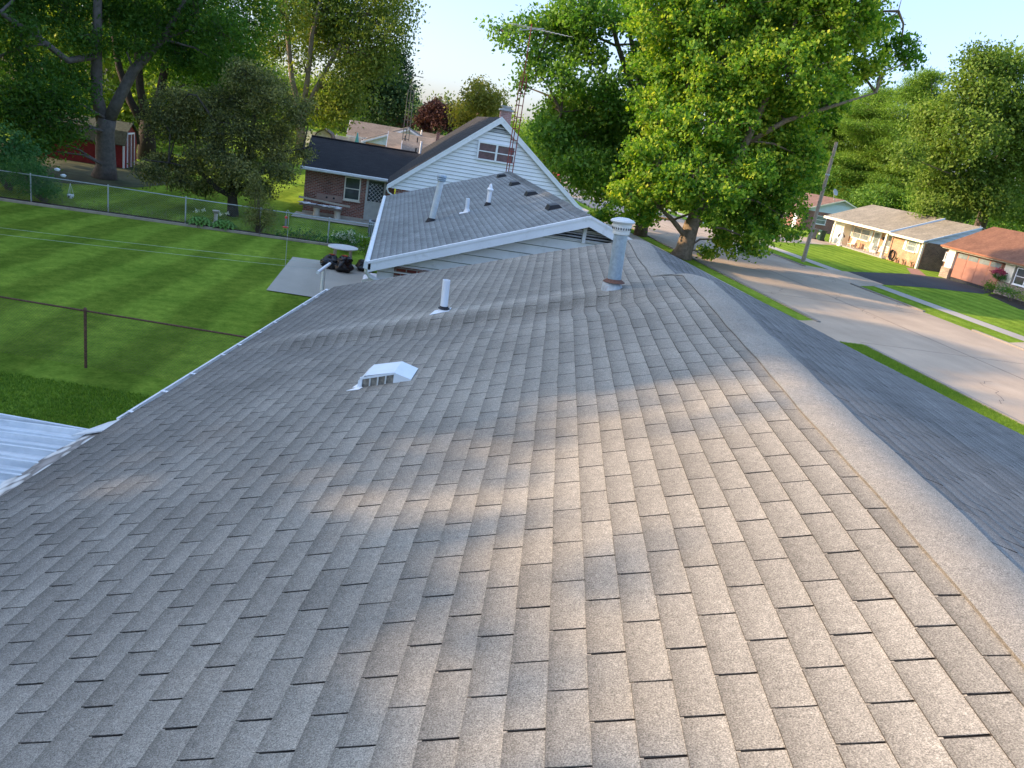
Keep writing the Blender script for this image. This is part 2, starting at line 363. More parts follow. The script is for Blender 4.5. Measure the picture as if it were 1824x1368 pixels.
def zroof(u, v):
    r = ridge(u); zr = ZE+PIT*(r-VE); d = .09
    zl = ZE+PIT*(v-VE); zz = zr-.302*(v-r)-.02*sst(r, r+1.5, v)
    q = math.hypot(zl-zz, d); z = (zl+zz-q)/2+d*.28
    return z+warp(u, v)
CS = math.cos(math.atan(PIT))
U0, U1, VR = -6.0, 12.03, 8.30
vs, fs, aa = [], [], []
rg = np.random.default_rng(3)
def rowz(v_lo, v_hi, side, i):
    wd = .305; off = (i % 2)*wd/2+rg.uniform(-.01, .01)+.115; u = U0-off; row = rg.normal(0, .10)
    while u < U1:
        u0 = max(U0, u+rg.uniform(.0045, .0095)); u1 = min(U1+rg.uniform(-.006, .006), u+wd-rg.uniform(.001, .003))
        um = (u0+u1)/2; hide = (side < 0 and max(v_lo, v_hi) < ridge(um)+.05) or (side > 0 and v_lo > ridge(um)+.06)
        if u1-u0 > .03 and not hide:
            tn = min(1, max(0, .5+row+rg.normal(0, .2))); lift = .0052+max(0, rg.normal(0, .001)); jit = rg.uniform(-.002, .002)
            def P(a, b, h, u0=u0, u1=u1, jit=jit):
                uu = u0+a*(u1-u0); vv = v_lo+b*(v_hi-v_lo)+(jit*side if b == 0 else 0); return (vv, uu, zroof(uu, vv)+h)
            def tf(a, b, tn=tn, u0=u0, u1=u1):      # grazing light and shade along the hump, painted into the tone
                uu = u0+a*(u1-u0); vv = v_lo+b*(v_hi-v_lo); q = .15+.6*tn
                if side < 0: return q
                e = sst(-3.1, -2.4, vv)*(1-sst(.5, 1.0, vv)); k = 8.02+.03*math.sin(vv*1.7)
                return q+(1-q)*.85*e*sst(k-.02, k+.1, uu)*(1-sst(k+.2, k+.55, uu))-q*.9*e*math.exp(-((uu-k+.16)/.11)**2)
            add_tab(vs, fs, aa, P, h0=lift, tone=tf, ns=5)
        u += wd
ex = .127*CS
for i in range(60):
    lo = VE+i*ex
    if lo > 1.56: break
    rowz(lo, min(lo+ex+.012, 1.60), 1, i)
left_tabs = (vs, fs, aa); vs, fs, aa = [], [], []
i = 0
while True:
    lo = VR-i*.127*.957
    if lo < 1.46: break
    rowz(lo, max(lo-.127*.957-.012, 1.40), -1, i); i += 1
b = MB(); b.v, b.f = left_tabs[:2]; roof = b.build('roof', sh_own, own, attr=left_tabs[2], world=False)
b = MB(); b.v = vs; b.f = fs; b.build('street_side_shingles', sh_shaded, roof, attr=aa, world=False)
# underlay, decking edge
g = MB(); us_ = np.concatenate([np.arange(U0, 6.9, .15), np.arange(6.9, 9.4, .04), np.arange(9.4, U1+.01, .15), [U1]]); vv_ = np.concatenate([np.arange(VE, 1.2, .3), np.arange(1.2, 2.2, .04), np.arange(2.2, VR+.01, .35)])
for u in us_:
    for v in vv_: g.v.append((v, u, zroof(u, v)-(.004 if u < 6.8 or u > 9.4 else .010)))
nv = len(vv_)
g.f = [(a*nv+c, a*nv+c+1, (a+1)*nv+c+1, (a+1)*nv+c) for a in range(len(us_)-1) for c in range(nv-1)]
g.build('roof_deck', under, roof, world=False)
def cap(name, u0, u1, l, r_, lift):
    g = MB(); A_ = []; rg2 = np.random.default_rng(5); us2 = np.arange(u0, u1+.001, .05); k = 15
    for u in us2:
        c = ridge(u) if u1 < 8.8 else 1.37
        wob = .004*math.sin(u*31)+.003*math.sin(u*57+1)+rg2.normal(0, .0012)
        for j in range(k):
            v = c-l+(l+r_)*j/(k-1)
            e = math.sin(math.pi*j/(k-1))
            g.v.append((v+.003*math.sin(u*9)*(j in (0, k-1)), u, zroof(u, v)+lift+wob*e+.012*e*math.exp(-((u-(u1 if u1 < 8.8 else u0))/.10)**2)))
            A_.append((.62+.1*math.sin(u*1.7), .3, 0, 1))
        v = c-l
    m_ = len(us2)
    for a in range(m_-1):
        for j in range(k-1): g.f.append((a*k+j, a*k+j+1, (a+1)*k+j+1, (a+1)*k+j))
    # folded edges down to the shingles
    n0 = len(g.v)
    for a in range(m_):
        for j in (0, k-1):
            v, u, z = g.v[a*k+j]; g.v += [(v, u, z), (v, u, z-lift-.001)]; A_ += [(.3, .9, .55, 1)]*2
    for a in range(m_-1):
        for q in (0, 2): g.f.append((n0+4*a+q, n0+4*(a+1)+q, n0+4*(a+1)+q+1, n0+4*a+q+1))
    n1 = len(g.v); e_ = 0 if u0 > 8 else m_-1
    for j in range(k): v, u, z = g.v[e_*k+j]; g.v.append((v, u, z-lift-.006)); A_.append((.1, 1, .9, 1))
    for j in range(k-1): g.f.append((e_*k+j, n1+j, n1+j+1, e_*k+j+1))
    g.build(name, sh_cap, roof, attr=A_, world=False, smooth=True)
cap('ridge_cap', -6.0, 8.60, .152, .17, .0125)
cap('ridge_cap', 8.64, 12.04, .165, .17, .012)
# walls, fascia, rake boards
g = MB()
for x0, x1, y0, y1 in ((-2.9, -2.75, -5.5, 11.7), (7.8, 7.95, -5.5, 11.7)): g.box(x0, x1, y0, y1, 0, 2.75 if x0 < 0 else 2.3)
for y in (-5.5, 11.6): g.prism([(-2.75, y, 0), (7.8, y, 0), (7.8, y, 2.3), (1.5, y, 4.2), (-2.75, y, 2.72)], (0, .12, 0))
g.build('wall', br_red, own, world=False)
g = MB(); g.box(-3.24, -3.20, U0, U1, 2.50, 2.675)
for j in range(24):
    v0 = VE+(VR-VE)*j/24; v1 = VE+(VR-VE)*(j+1)/24
    g.prism([(v0, 12.0, zroof(12, v0)-.012), (v1, 12.0, zroof(12, v1)-.012), (v1, 12.0, zroof(12, v1)-.16), (v0, 12.0, zroof(12, v0)-.16)], (0, -.03, 0))
g.build('fascia', white, own, world=False)
# gutter with hangers
gt = MB(); prof = [(-3.245, 2.665), (-3.245, 2.57), (-3.262, 2.555), (-3.335, 2.555), (-3.352, 2.60), (-3.372, 2.655), (-3.372, 2.672), (-3.352, 2.672), (-3.352, 2.658), (-3.335, 2.60), (-3.325, 2.565), (-3.262, 2.565), (-3.252, 2.575), (-3.252, 2.665)]
gt.prism([(x, 5.95, z) for x, z in prof], (0, 6.08, 0)); gt.box(-3.372, -3.245, 12.03, 12.036, 2.555, 2.67)
gutter = gt.build('gutter', plain('gutter_paint', (.72, .72, .70), .5, .08, 6., dirt=(.35, .33, .3)), own, world=False)
MB().box(-3.335, -3.262, 5.97, 12.0, 2.566, 2.60).build('leaf_litter', soil, gutter, world=False)
for u in (11.93, 11.34, 10.79, 9.62, 9.07, 8.46, 8.01, 7.28, 6.7, 6.12):
    MB().box(-3.365, -3.20, u-.016, u+.016, 2.674, 2.679).box(-3.215, -3.19, u-.016, u+.016, 2.679, 2.728).build('gutter_hanger', white, gutter, world=False)
# patio cover of ribbed panels with a patched flashing strip
pc = MB(); cu = 5.78; prof = []
while cu > -1.0:
    prof += [(cu, 0), (cu-.012, .045), (cu-.035, .045), (cu-.047, 0), (cu-.12, .0), (cu-.128, .016), (cu-.14, .016), (cu-.148, 0)]; cu -= .22
for k in range(len(prof)-1):
    (a, ha), (c, hc) = prof[k], prof[k+1]
    pc.add([(-3.45, a, 2.56+ha), (-6.9, a, 2.40+ha), (-6.9, c, 2.40+hc), (-3.45, c, 2.56+hc)], [(0, 1, 2, 3)])
    pc.add([(-3.45, a, 2.53), (-6.9, a, 2.37), (-6.9, c, 2.37), (-3.45, c, 2.53)], [(3, 2, 1, 0)])
pc.box(-6.9, -3.45, 5.78, 5.80, 2.37, 2.60)
def panel(t, out):
    st1 = noise(t, 3.0, 4, .6, mapped(t, (.25, 6, 1))); st2 = noise(t, 2.0, 5, .7)
    c = ramp(t, st1, [(.32, (.36, .41, .44)), (.5, (.60, .65, .68)), (.68, (.74, .77, .78))]); c = mixc(t, c, ramp(t, st2, [(.35, (.82,)), (.65, (1.08,))]), 1., 'MULTIPLY'); pri(t, out, c, .45, None, spec=.5, metal=.1)
cov = pc.build('patio_cover', mat('aluminium_panel', panel), own, world=False)
for y in (5.6, -.8):
    MB().box(-6.85, -6.77, y, y+.08, 0, 2.38).build('cover_post', white, cov, world=False)
def tar(t, out):
    v_ = mapped(t, (1.0, .42, 1)); n = N(t, 'TexVoronoi', feature='SMOOTH_F1'); n.inputs['Scale'].default_value = 13.; n.inputs['Smoothness'].default_value = .5; t.links.new(v_, n.inputs[0])
    c = ramp(t, n.outputs[0], [(.30, (.66, .64, .60)), (.46, (.48, .46, .42)), (.56, (.17, .15, .13)), (.8, (.33, .30, .27))])
    pri(t, out, c, .6, n.outputs[0], .02)
fl = MB(); rg4 = np.random.default_rng(8); uu = np.arange(-1, 5.8, .12)
for k, u in enumerate(uu):
    w1 = -3.50+rg4.uniform(-.015, .015); w0 = -3.235+rg4.uniform(-.01, .01)
    for q in range(4): v = w1+(w0-w1)*q/3; fl.v.append((v, u, 2.592+.028*q+rg4.uniform(0, .012)))
fl.f = [(k*4+q, k*4+q+1, k*4+q+5, k*4+q+4) for k in range(len(uu)-1) for q in range(3)]
fl.build('flashing', mat('patched_flashing', tar), cov, world=False)
MB().prism([(-3.56, 5.62, 2.595), (-3.24, 5.66, 2.695), (-3.22, 5.98, 2.70), (-3.44, 5.95, 2.61)], (0, 0, .012)).build('flashing', plain('clean_flashing', (.66, .67, .66), .5, .1), cov, world=False)
# flue pipe
fx, fu = .765, 8.14; fz = zroof(fu, fx)
til = Matrix.Rotation(R(-3.0), 3, 'Y')
flue = MB().lathe((fx, fu, fz-.03), [(.072, 0), (.072, .62)], 24, til).build('flue_pipe', galv, own, world=False, smooth=False)
def tl(h): v_ = til @ Vector((0, 0, h)); return (fx+v_.x, fu+v_.y, fz-.03+v_.z)
MB().lathe(tl(.60), [(.078, 0), (.088, .005), (.088, .04), (.094, .045), (.094, .07), (.10, .072), (.10, .115), (.118, .12), (.128, .135), (.112, .152), (.06, .17), (.0, .175)], 26, til).build('flue_cap', plain('cap_enamel', (.56, .59, .58), .45, .08), flue, world=False)
sl_ = MB(); c0 = Vector(tl(.665))
for k in range(22):
    a = 2*math.pi*k/22; p = c0+til @ Vector((.0955*math.cos(a), .0955*math.sin(a), -.012)); q = p+til @ Vector((0, 0, .026)); sl_.bar(p, q, .009, .009)
sl_.build('cap_slot', rubber, flue, world=False)
MB().lathe(tl(.105), [(.074, .03), (.10, .012), (.118, 0), (.118, -.004), (.074, -.006)], 24, til).build('storm_collar', rustm, flue, world=False)
slope = Matrix.Rotation(-math.atan(PIT), 3, 'Y')
MB().lathe((fx-.012, fu, fz-.012), [(.118, 0), (.113, .012), (.085, .085), (.074, .095)], 22, slope).build('flashing_cone', plain('rusty_flashing', (.40, .44, .46), .6, .3, 14., dirt=(.24, .12, .08)), flue, world=False)
# plumbing vent
px_, pu = -1.0, 8.26; pz = zroof(pu, px_)
pv = MB(); n = 22; 
t2 = Matrix.Rotation(R(-2.0), 3, 'Y')
vp = pv.lathe((px_, pu, pz-.02), [(.041, 0), (.041, .37), (.035, .37), (.035, .2)], n, t2).build('plumbing_vent', pvc, own, world=False)
MB().lathe((px_, pu, pz+.025), [(.043, 0), (.062, .002), (.066, .012), (.05, .022), (.046, .034), (.043, .034)], n).build('rubber_boot', rubber, vp, world=False)
def onroof(poly, h, th=.003):
    b_ = MB(); b_.prism([(v, u, zroof(u, v)+h) for v, u in poly], (0, 0, th)); return b_
onroof([(-1.13, 8.12), (-.93, 8.16), (-.93, 8.38), (-1.11, 8.36)], .008).lathe((px_, pu, pz), [(.07, 0), (.05, .03)], n, slope).build('vent_flashing', pvc, vp, world=False)
louv_m = plain('louvre_metal', (.55, .56, .52), .5)
# box roof vent: plastic hood, louvred end facing up the roof line
def hp(v, u, h): return (v, u, zroof(u, v)+h)
hood = MB()
sec = [(-1.30, .0), (-1.29, .065), (-1.25, .098), (-1.02, .092), (-.88, .010)]
A_ = [hp(v+(0 if k else 0), 5.76, h) for k, (v, h) in enumerate(sec)]; B_ = [hp(v-(.0), 6.08, h*1.02) for v, h in sec]
C_ = [hp(-1.30, 6.24, .0), hp(-1.28, 6.20, .025), hp(-1.23, 6.17, .058), hp(-1.04, 6.16, .055), hp(-.90, 6.08, .006)]
k = len(sec); hood.v = A_+B_+C_
hood.f = [(j, j+1, k+j+1, k+j) for j in range(k-1)]+[(k+j, k+j+1, 2*k+j+1, 2*k+j) for j in range(k-1)]
# solid end beside the louvres
hood.poly([hp(-1.02, 5.762, .092), hp(-1.02, 5.762, .0), hp(-.88, 5.762, .0), hp(-.88, 5.762, .012)])
hood.prism([hp(-1.285, 5.755, .090), hp(-1.02, 5.755, .090), hp(-1.02, 5.755, .076), hp(-1.285, 5.755, .072)], (0, .02, 0))
hood.prism([hp(-1.295, 5.755, .068), hp(-1.30, 5.755, 0), hp(-1.265, 5.755, 0), hp(-1.265, 5.755, .080)], (0, .02, 0))
hd = hood.build('box_vent', plain('vent_plastic', (.70, .75, .77), .4, .05, 8.), own, world=False)
for q in range(1, 4): v = -1.265+.245*q/4; MB().prism([hp(v-.006, 5.757, .078), hp(v+.006, 5.757, .078), hp(v+.005, 5.757, 0), hp(v-.005, 5.757, 0)], (0, .012, 0)).build('vent_louvre', louv_m, hd, world=False)
MB().poly([hp(-1.265, 5.775, .078), hp(-1.02, 5.775, .078), hp(-1.02, 5.775, 0), hp(-1.265, 5.775, 0)]).build('vent_screen', plain('vent_dark', (.27, .245, .20), .9, .5, 30.), hd, world=False)
onroof([(-1.37, 5.70), (-1.27, 5.69), (-1.25, 5.745), (-1.31, 5.75)], .007).prism([hp(-1.34, 5.775, .006), hp(-1.285, 5.74, .006), hp(-1.285, 5.80, .02), hp(-1.32, 5.83, .01)], (0, 0, .004)).build('vent_flashing', white, hd, world=False)

# ------------------------------------------------------------------ neighbouring houses
def window(parent, face, a0, a1, z0, z1, pos, gl=None, split=True, mull=0, fm=None, fw=.06, d=.07, sill=True, name='window'):
    # face '-y': plane y=pos, a along x ; face '-x': plane x=pos, a along y
    fm = fm or white; gl = gl or glass
    def bx(m_, p0, p1, q0, q1, d0, d1):
        if face == '-y': m_.box(p0, p1, pos-d1, pos-d0, q0, q1)
        else: m_.box(pos-d1, pos-d0, p0, p1, q0, q1)
    f = MB(); bx(f, a0, a0+fw, z0, z1, 0, d); bx(f, a1-fw, a1, z0, z1, 0, d); bx(f, a0+fw, a1-fw, z1-fw, z1, 0, d-.002); bx(f, a0+fw, a1-fw, z0, z0+fw, 0, d-.002)
    if mull:
        for k in range(1, mull+1): c = a0+(a1-a0)*k/(mull+1); bx(f, c-fw*.6, c+fw*.6, z0+fw, z1-fw, 0, d-.004)
    if split: zc = (z0+z1)/2; bx(f, a0+fw, a1-fw, zc-.022, zc+.022, .0, d-.02)
    w_ = f.build(name, fm, parent)
    p = MB(); bx(p, a0+fw*.5, a1-fw*.5, z0+fw*.5, z1-fw*.5, .005, .02); p.build('pane', gl, w_)
    if sill: s = MB(); bx(s, a0-.05, a1+.05, z0-.06, z0-.002, 0, d+.04); s.build('sill', fm, w_)
    return w_
lap_shade_m = plain('siding_lap_shade', (.22, .25, .28), .8, .2, 4.)  # dark strips painting the shade under each siding lap
def siding_gable(name, m, parent, y, zlo, prof, step=.2, face=-1, d=.034):
    # prof(z) -> (x0,x1) ; lapped boards on a gable wall facing -y
    g = MB(); z = zlo
    while True:
        a = prof(z); c = prof(z+step)
        if a[1]-a[0] < .05: break
        if c[1]-c[0] < 0: m_ = (a[0]+a[1])/2; c = (m_, m_)
        g.add([(a[0], y+face*d, z), (a[1], y+face*d, z), (c[1], y+face*.002, z+step), (c[0], y+face*.002, z+step)], [(0, 1, 2, 3)])
        g.add([(a[0], y+face*.002, z), (a[1], y+face*.002, z), (a[1], y+face*d, z), (a[0], y+face*d, z)], [(0, 1, 2, 3)])
        z += step
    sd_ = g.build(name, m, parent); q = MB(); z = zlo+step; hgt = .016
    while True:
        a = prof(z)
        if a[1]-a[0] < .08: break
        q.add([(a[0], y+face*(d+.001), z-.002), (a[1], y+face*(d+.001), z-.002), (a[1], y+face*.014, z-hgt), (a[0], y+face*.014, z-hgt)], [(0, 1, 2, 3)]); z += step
    q.build('lap_shade', lap_shade_m, sd_); return sd_
# grey roofed neighbour
GX0, GXR, GY0, GY1, GZE, GZR = -.38, 3.80, 15.16, 28.1, 2.70, 4.18
gs = (GZR-GZE)/(GXR-GX0); GX1 = 2*GXR-GX0
gh = thing('gabled_house', 'house with grey shingle roof, white rake boards and louvred gable just beyond the foreground roof', 'house', (3.8, 21.6, 0))
gw = MB(); gw.box(.1, 7.5, 15.45, 27.9, 0, 2.62).build('wall', br_red, gh)
gr = shingle_plane('roof', sh_gray, gh, (GX0, GY0, GZE), (0, 1, 0), (1, 0, gs), GY1-GY0, math.hypot(GXR-GX0, GZR-GZE), seed=11)
shingle_plane('roof', sh_gray, gh, (GX1, GY0, GZE), (0, 1, 0), (-1, 0, gs), GY1-GY0, math.hypot(GXR-GX0, GZR-GZE), seed=12)
g = MB(); g.prism([(GX0, GY0+.02, GZE-.01), (GXR, GY0+.02, GZR-.01), (GX1, GY0+.02, GZE-.01), (GX1, GY0+.02, GZE-.06), (GXR, GY0+.02, GZR-.06), (GX0, GY0+.02, GZE-.06)], (0, GY1-GY0-.04, 0)).build('roof_deck', under, gr)
A_ = []; g = MB()
for y in np.arange(GY0, GY1-.1, .15):
    o_ = len(g.v); ya = y+.19
    for (x, yy, dz) in ((GXR-.15, y, .012), (GXR, y, .03), (GXR+.15, y, .012), (GXR-.15, ya, .004), (GXR, ya, .022), (GXR+.15, ya, .004)):
        g.v.append((x, yy, GZR-gs*abs(x-GXR)+dz)); A_.append((random.random(), .3, 0, 1))
    g.f += [(o_, o_+1, o_+4, o_+3), (o_+1, o_+2, o_+5, o_+4)]
g.build('ridge_cap', sh_gray, gr, attr=A_)
for s_ in (-1, 1):
    x0 = GX0-.03 if s_ < 0 else GX1+.03
    rk = MB(); rk.prism([(x0, GY0-.03, GZE-.01), (GXR, GY0-.03, GZR+.0), (GXR, GY0-.03, GZR-.20), (x0, GY0-.03, GZE-.21)], (0, .05, 0))
    rk.prism([(x0, GY0-.045, GZE+.012), (GXR, GY0-.045, GZR+.022), (GXR, GY0-.045, GZR-.03), (x0, GY0-.045, GZE-.04)], (0, .07, 0)); rk.build('rake_board', white, gh)
GGY = GY0+.32
pf = lambda z: (GX0+max(0, z-GZE+.14)/gs+.02, GX1-max(0, z-GZE+.14)/gs-.02)
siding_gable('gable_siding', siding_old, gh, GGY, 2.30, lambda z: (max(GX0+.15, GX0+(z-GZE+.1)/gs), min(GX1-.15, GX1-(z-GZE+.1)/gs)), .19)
MB().prism([(GX0+.2, GGY+.01, 2.3), (GX1-.2, GGY+.01, 2.3), (GXR, GGY+.01, 4.0)], (0, .08, 0)).build('gable_wall', white, gh)
vt = MB().box(GXR-.035, GXR+.035, GGY-.09, GGY-.02, 3.62, 4.02); z = 3.66
while z < 4.02:
    hw = (GZR-.17-z)/gs
    if hw > .05: vt.add([(GXR-hw, GGY-.075, z), (GXR+hw, GGY-.075, z), (GXR+hw, GGY-.05, z+.022), (GXR-hw, GGY-.05, z+.022)], [(0, 1, 2, 3), (3, 2, 1, 0)])
    z += .06
vt = vt.build('gable_vent', white, gh)
hw = (GZR-.16-3.63)/gs
MB().prism([(GXR-hw, GGY-.025, 3.63), (GXR+hw, GGY-.025, 3.63), (GXR, GGY-.025, 4.03)], (0, .004, 0)).build('vent_dark', dark, vt)
gu = MB(); gp = [(0, 0), (-.012, .02), (-.03, .04), (-.1, .05), (-.13, .02), (-.14, -.09), (-.06, -.11), (0, -.11)]
gu.prism([(GX0+.02+x, GY0-.03, GZE-.045+z) for x, z in gp], (0, GY1-GY0+.06, 0)); gu = gu.build('gutter', plain('gutter_enamel', (.72, .76, .76), .5, .1, 5., dirt=(.60, .56, .48)), gh)
ds = MB(); ds.tube([(-.43, 15.25, 2.6), (-.43, 15.26, 2.48), (-.36, 15.3, 2.38), (-.1, 15.4, 2.26), (.04, 15.42, 2.16), (.04, 15.42, .15)], .045, 8); ds.build('downspout', white, gh)
window(gh, '-y', .45, .95, .9, 2.0, 15.45)
for i, (x, y) in enumerate(((3.40, 26.75), (3.42, 23.55), (3.44, 20.45), (3.46, 17.28))):
    z = GZR-gs*(GXR-x); v1 = MB()
    v1.add([(x-.17, y-.22, z-.06), (x+.15, y-.22, z+.05), (x+.15, y+.22, z+.05), (x-.17, y+.22, z-.06), (x-.13, y-.19, z+.06), (x+.06, y-.19, z+.11), (x+.06, y+.19, z+.11), (x-.13, y+.19, z+.06)],
           [(0, 1, 5, 4), (1, 2, 6, 5), (2, 3, 7, 6), (3, 0, 4, 7), (4, 5, 6, 7)])
    v1.build('roof_vent', plain('black_vent', (.02, .02, .022), .5), gh)
def roofpipe(x, y, r, h, m_, lean=(0, 0), capk=0):
    z = GZR-gs*(GXR-x)
    p = MB().tube([(x, y, z-.05), (x+lean[0]*.5, y+lean[1]*.5, z+h*.5), (x+lean[0], y+lean[1], z+h)], r, 14).build('vent_pipe', m_, gh)
    MB().lathe((x, y, z), [(r*2.1, -.06), (r*1.2, .07), (r*1.05, .08)], 14).build('pipe_boot', rubber if capk else white, p)
    if capk == 0: MB().prism([(x-.2, y-.13, z-.068), (x+.08, y-.14, z+.025), (x+.08, y+.12, z+.025), (x-.17, y+.1, z-.058)], (0, 0, .006)).build('pipe_flashing', white, p)
    tx, ty, tz = x+lean[0], y+lean[1], z+h
    if capk == 1: MB().lathe((tx, ty, tz-.03), [(.05, 0), (.085, .03), (.09, .05), (.05, .09), (.04, .15), (.015, .19), (0, .2)], 14).build('pipe_cap', white, p)
    if capk == 2: MB().lathe((tx, ty, tz-.05), [(r*1.15, 0), (r*1.5, .02), (r*1.3, .04), (r*1.6, .06), (r*1.35, .09), (r*1.7, .11), (r*1.5, .15), (0, .16)], 14).build('pipe_cap', galv, p)
roofpipe(.88, 19.2, .075, 1.02, plain('stained_pipe', (.56, .60, .60), .5, .15, 6., dirt=(.45, .40, .25)), (.12, 0), 2)
roofpipe(1.75, 19.6, .05, .33, pvc, (-.02, 0), 0)
roofpipe(2.30, 20.05, .055, .38, white, (0, 0), 1)

# white gabled house with a brick wing
WX0, WXR, WX1, WY0, WY1, WZE, WZR = -.49, 4.17, 8.83, 36., 48.6, 2.42, 6.06
wsl = (WZR-WZE)/(WXR-WX0)
wh = thing('white_gabled_house', 'white sided house with steep gable, twin window and dark roof behind the grey roof', 'house', (4.2, 42, 0))
MB().box(-.1, 8.4, 36.2, 48.4, 0, 2.4).build('wall', br_red, wh)
wr = shingle_plane('roof', sh_worn, wh, (WX0, WY0, WZE), (0, 1, 0), (1, 0, wsl), WY1-WY0, math.hypot(WXR-WX0, WZR-WZE), expo=.14, seed=21)
shingle_plane('roof', sh_worn, wh, (WX1, WY0, WZE), (0, 1, 0), (-1, 0, wsl), WY1-WY0, math.hypot(WXR-WX0, WZR-WZE), expo=.14, seed=22)
MB().prism([(WX0, WY0+.02, WZE-.01), (WXR, WY0+.02, WZR-.01), (WX1, WY0+.02, WZE-.01), (WX1, WY0+.02, WZE-.08), (WXR, WY0+.02, WZR-.08), (WX0, WY0+.02, WZE-.08)], (0, WY1-WY0-.04, 0)).build('roof_deck', under, wr)
for s_, x0 in ((-1, WX0), (1, WX1)):
    MB().prism([(x0, WY0-.03, WZE), (WXR, WY0-.03, WZR+.02), (WXR, WY0-.03, WZR-.27), (x0-s_*.0, WY0-.03, WZE-.20)], (0, .06, 0)).prism(
        [(x0, WY0-.04, WZE+.01), (WXR, WY0-.04, WZR+.03), (WXR, WY0-.04, WZR-.05), (x0, WY0-.04, WZE-.05)], (0, .05, 0)).build('rake_board', white, wh)
WGY = 36.16
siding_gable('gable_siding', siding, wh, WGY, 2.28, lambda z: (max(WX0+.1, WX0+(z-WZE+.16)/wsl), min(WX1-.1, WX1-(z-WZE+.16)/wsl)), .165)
MB().prism([(WX0+.12, WGY+.01, 2.28), (WX1-.12, WGY+.01, 2.28), (WXR, WGY+.01, WZR-.1)], (0, .05, 0)).build('gable_wall', white, wh)
ww = window(wh, '-y', 3.30, 5.04, 4.10, 4.92, WGY-.037, glass_red, True, 1, sill=False, fw=.075)
gv = MB(); z = 5.38
while z < 5.80:
    hw = (WZR-.22-z)/wsl
    if hw > .04: gv.add([(WXR-hw, WGY-.05, z), (WXR+hw, WGY-.05, z), (WXR+hw, WGY-.02, z+.035), (WXR-hw, WGY-.02, z+.035)], [(0, 1, 2, 3), (3, 2, 1, 0)])
    z += .06
gv = gv.build('gable_vent', plain('vent_gray', (.45, .48, .5), .6), wh)
MB().prism([(WXR-.56, WGY-.018, 5.37), (WXR+.56, WGY-.018, 5.37), (WXR, WGY-.018, 5.82)], (0, .003, 0)).build('vent_dark', dark, gv)
ch = MB().box(4.40, 4.92, 38.6, 39.2, 5.4, 6.42).build('chimney', brick('pink_brick', (.46, .24, .22), (.38, .2, .18), (.5, .38, .34)), wh)
cc = MB().box(4.34, 4.98, 38.54, 39.26, 6.42, 6.50).box(4.47, 4.85, 38.67, 39.13, 6.50, 6.58).box(4.40, 4.92, 38.6, 39.2, 6.60, 6.64)
cc.build('chimney_cap', plain('cap_concrete', (.42, .44, .45), .8), ch)
MB().tube([(-.47, 36.1, 2.4), (-.49, 36.12, 2.2), (-.42, 36.2, 2.06), (-.1, 36.25, 1.9), (-.1, 36.25, .1)], .045, 8).build('downspout', white, wh)
wp = at(741, 262, 43); MB().tube([(.95, 44.2, 3.4), (.97, 44.2, 4.25)], .06, 10).build('vent_pipe', pvc, wh)
# brick wing
AX0, AX1, AY0, AY1, AZE = -4.60, -.2, 40.6, 47.2, 2.30
AYR, AZR = 43.9, 3.62
asl = (AZR-AZE)/(AYR-AY0+.35)
MB().box(AX0, AX1, AY0, AY1, 0.12, 2.25).prism([(AX0, AY0, 2.25), (AX0, AY1, 2.25), (AX0, AYR, AZR-.12)], (.1, 0, 0)).build('wing_wall', br_dark, wh)
MB().box(AX0-.02, AX1, AY0-.03, AY0, 0, .14).build('wing_plinth', stone, wh)
ar = shingle_plane('wing_roof', sh_black, wh, (AX0-.2, AY0-.35, AZE), (1, 0, 0), (0, 1, asl), 5.9, math.hypot(AYR-AY0+.35, AZR-AZE), seed=31)
shingle_plane('wing_roof', sh_black, wh, (AX0-.2, AY1+.35, AZE), (1, 0, 0), (0, -1, asl), 5.9, math.hypot(AYR-AY0+.35, AZR-AZE), seed=32)
MB().prism([(AX0-.18, AY0-.33, AZE-.01), (AX0-.18, AYR, AZR-.01), (AX0-.18, AY1+.33, AZE-.01), (AX0-.18, AY1+.33, AZE-.07), (AX0-.18, AYR, AZR-.07), (AX0-.18, AY0-.33, AZE-.07)], (5.6, 0, 0)).build('roof_deck', under, ar)
MB().tube([(AX0-.2, AYR, AZR+.01), (AX1+1, AYR, AZR+.01)], .06, 8).build('ridge_cap', under, ar)
gq = MB(); gq.prism([(AX0-.22, AY0-.36+x, AZE+z-.02) for x, z in ((0, 0), (0, .03), (-.05, .045), (-.13, .02), (-.14, -.08), (-.08, -.12), (0, -.12))], (4.28, 0, 0))
gq.box(AX0-.2, AX1-.3, AY0-.33, AY0-.002, AZE-.13, AZE-.10); gq.build('wing_gutter', plain('wing_gutter_paint', (.66, .68, .66), .55, .12, 5., dirt=(.40, .42, .38)), wh)
window(wh, '-y', -2.66, -1.86, .98, 2.12, AY0, glass, True, 0, fm=cream)
dr = MB().box(-1.58, -1.48, AY0-.07, AY0, .1, 2.2).box(-.70, -.60, AY0-.07, AY0, .1, 2.2).box(-1.48, -.70, AY0-.07, AY0, 2.1, 2.2).box(-1.48, -.70, AY0-.05, AY0-.01, .12, 1.02).box(-1.48, -.70, AY0-.062, AY0-.03, 1.02, 1.07)
dr = dr.build('door', plain('door_aluminium', (.52, .54, .50), .6, .12, 4., dirt=(.45, .40, .28)), wh)
MB().box(-1.46, -.72, AY0-.035, AY0-.015, 1.07, 2.1).build('pane', glass, dr)
lt = MB()
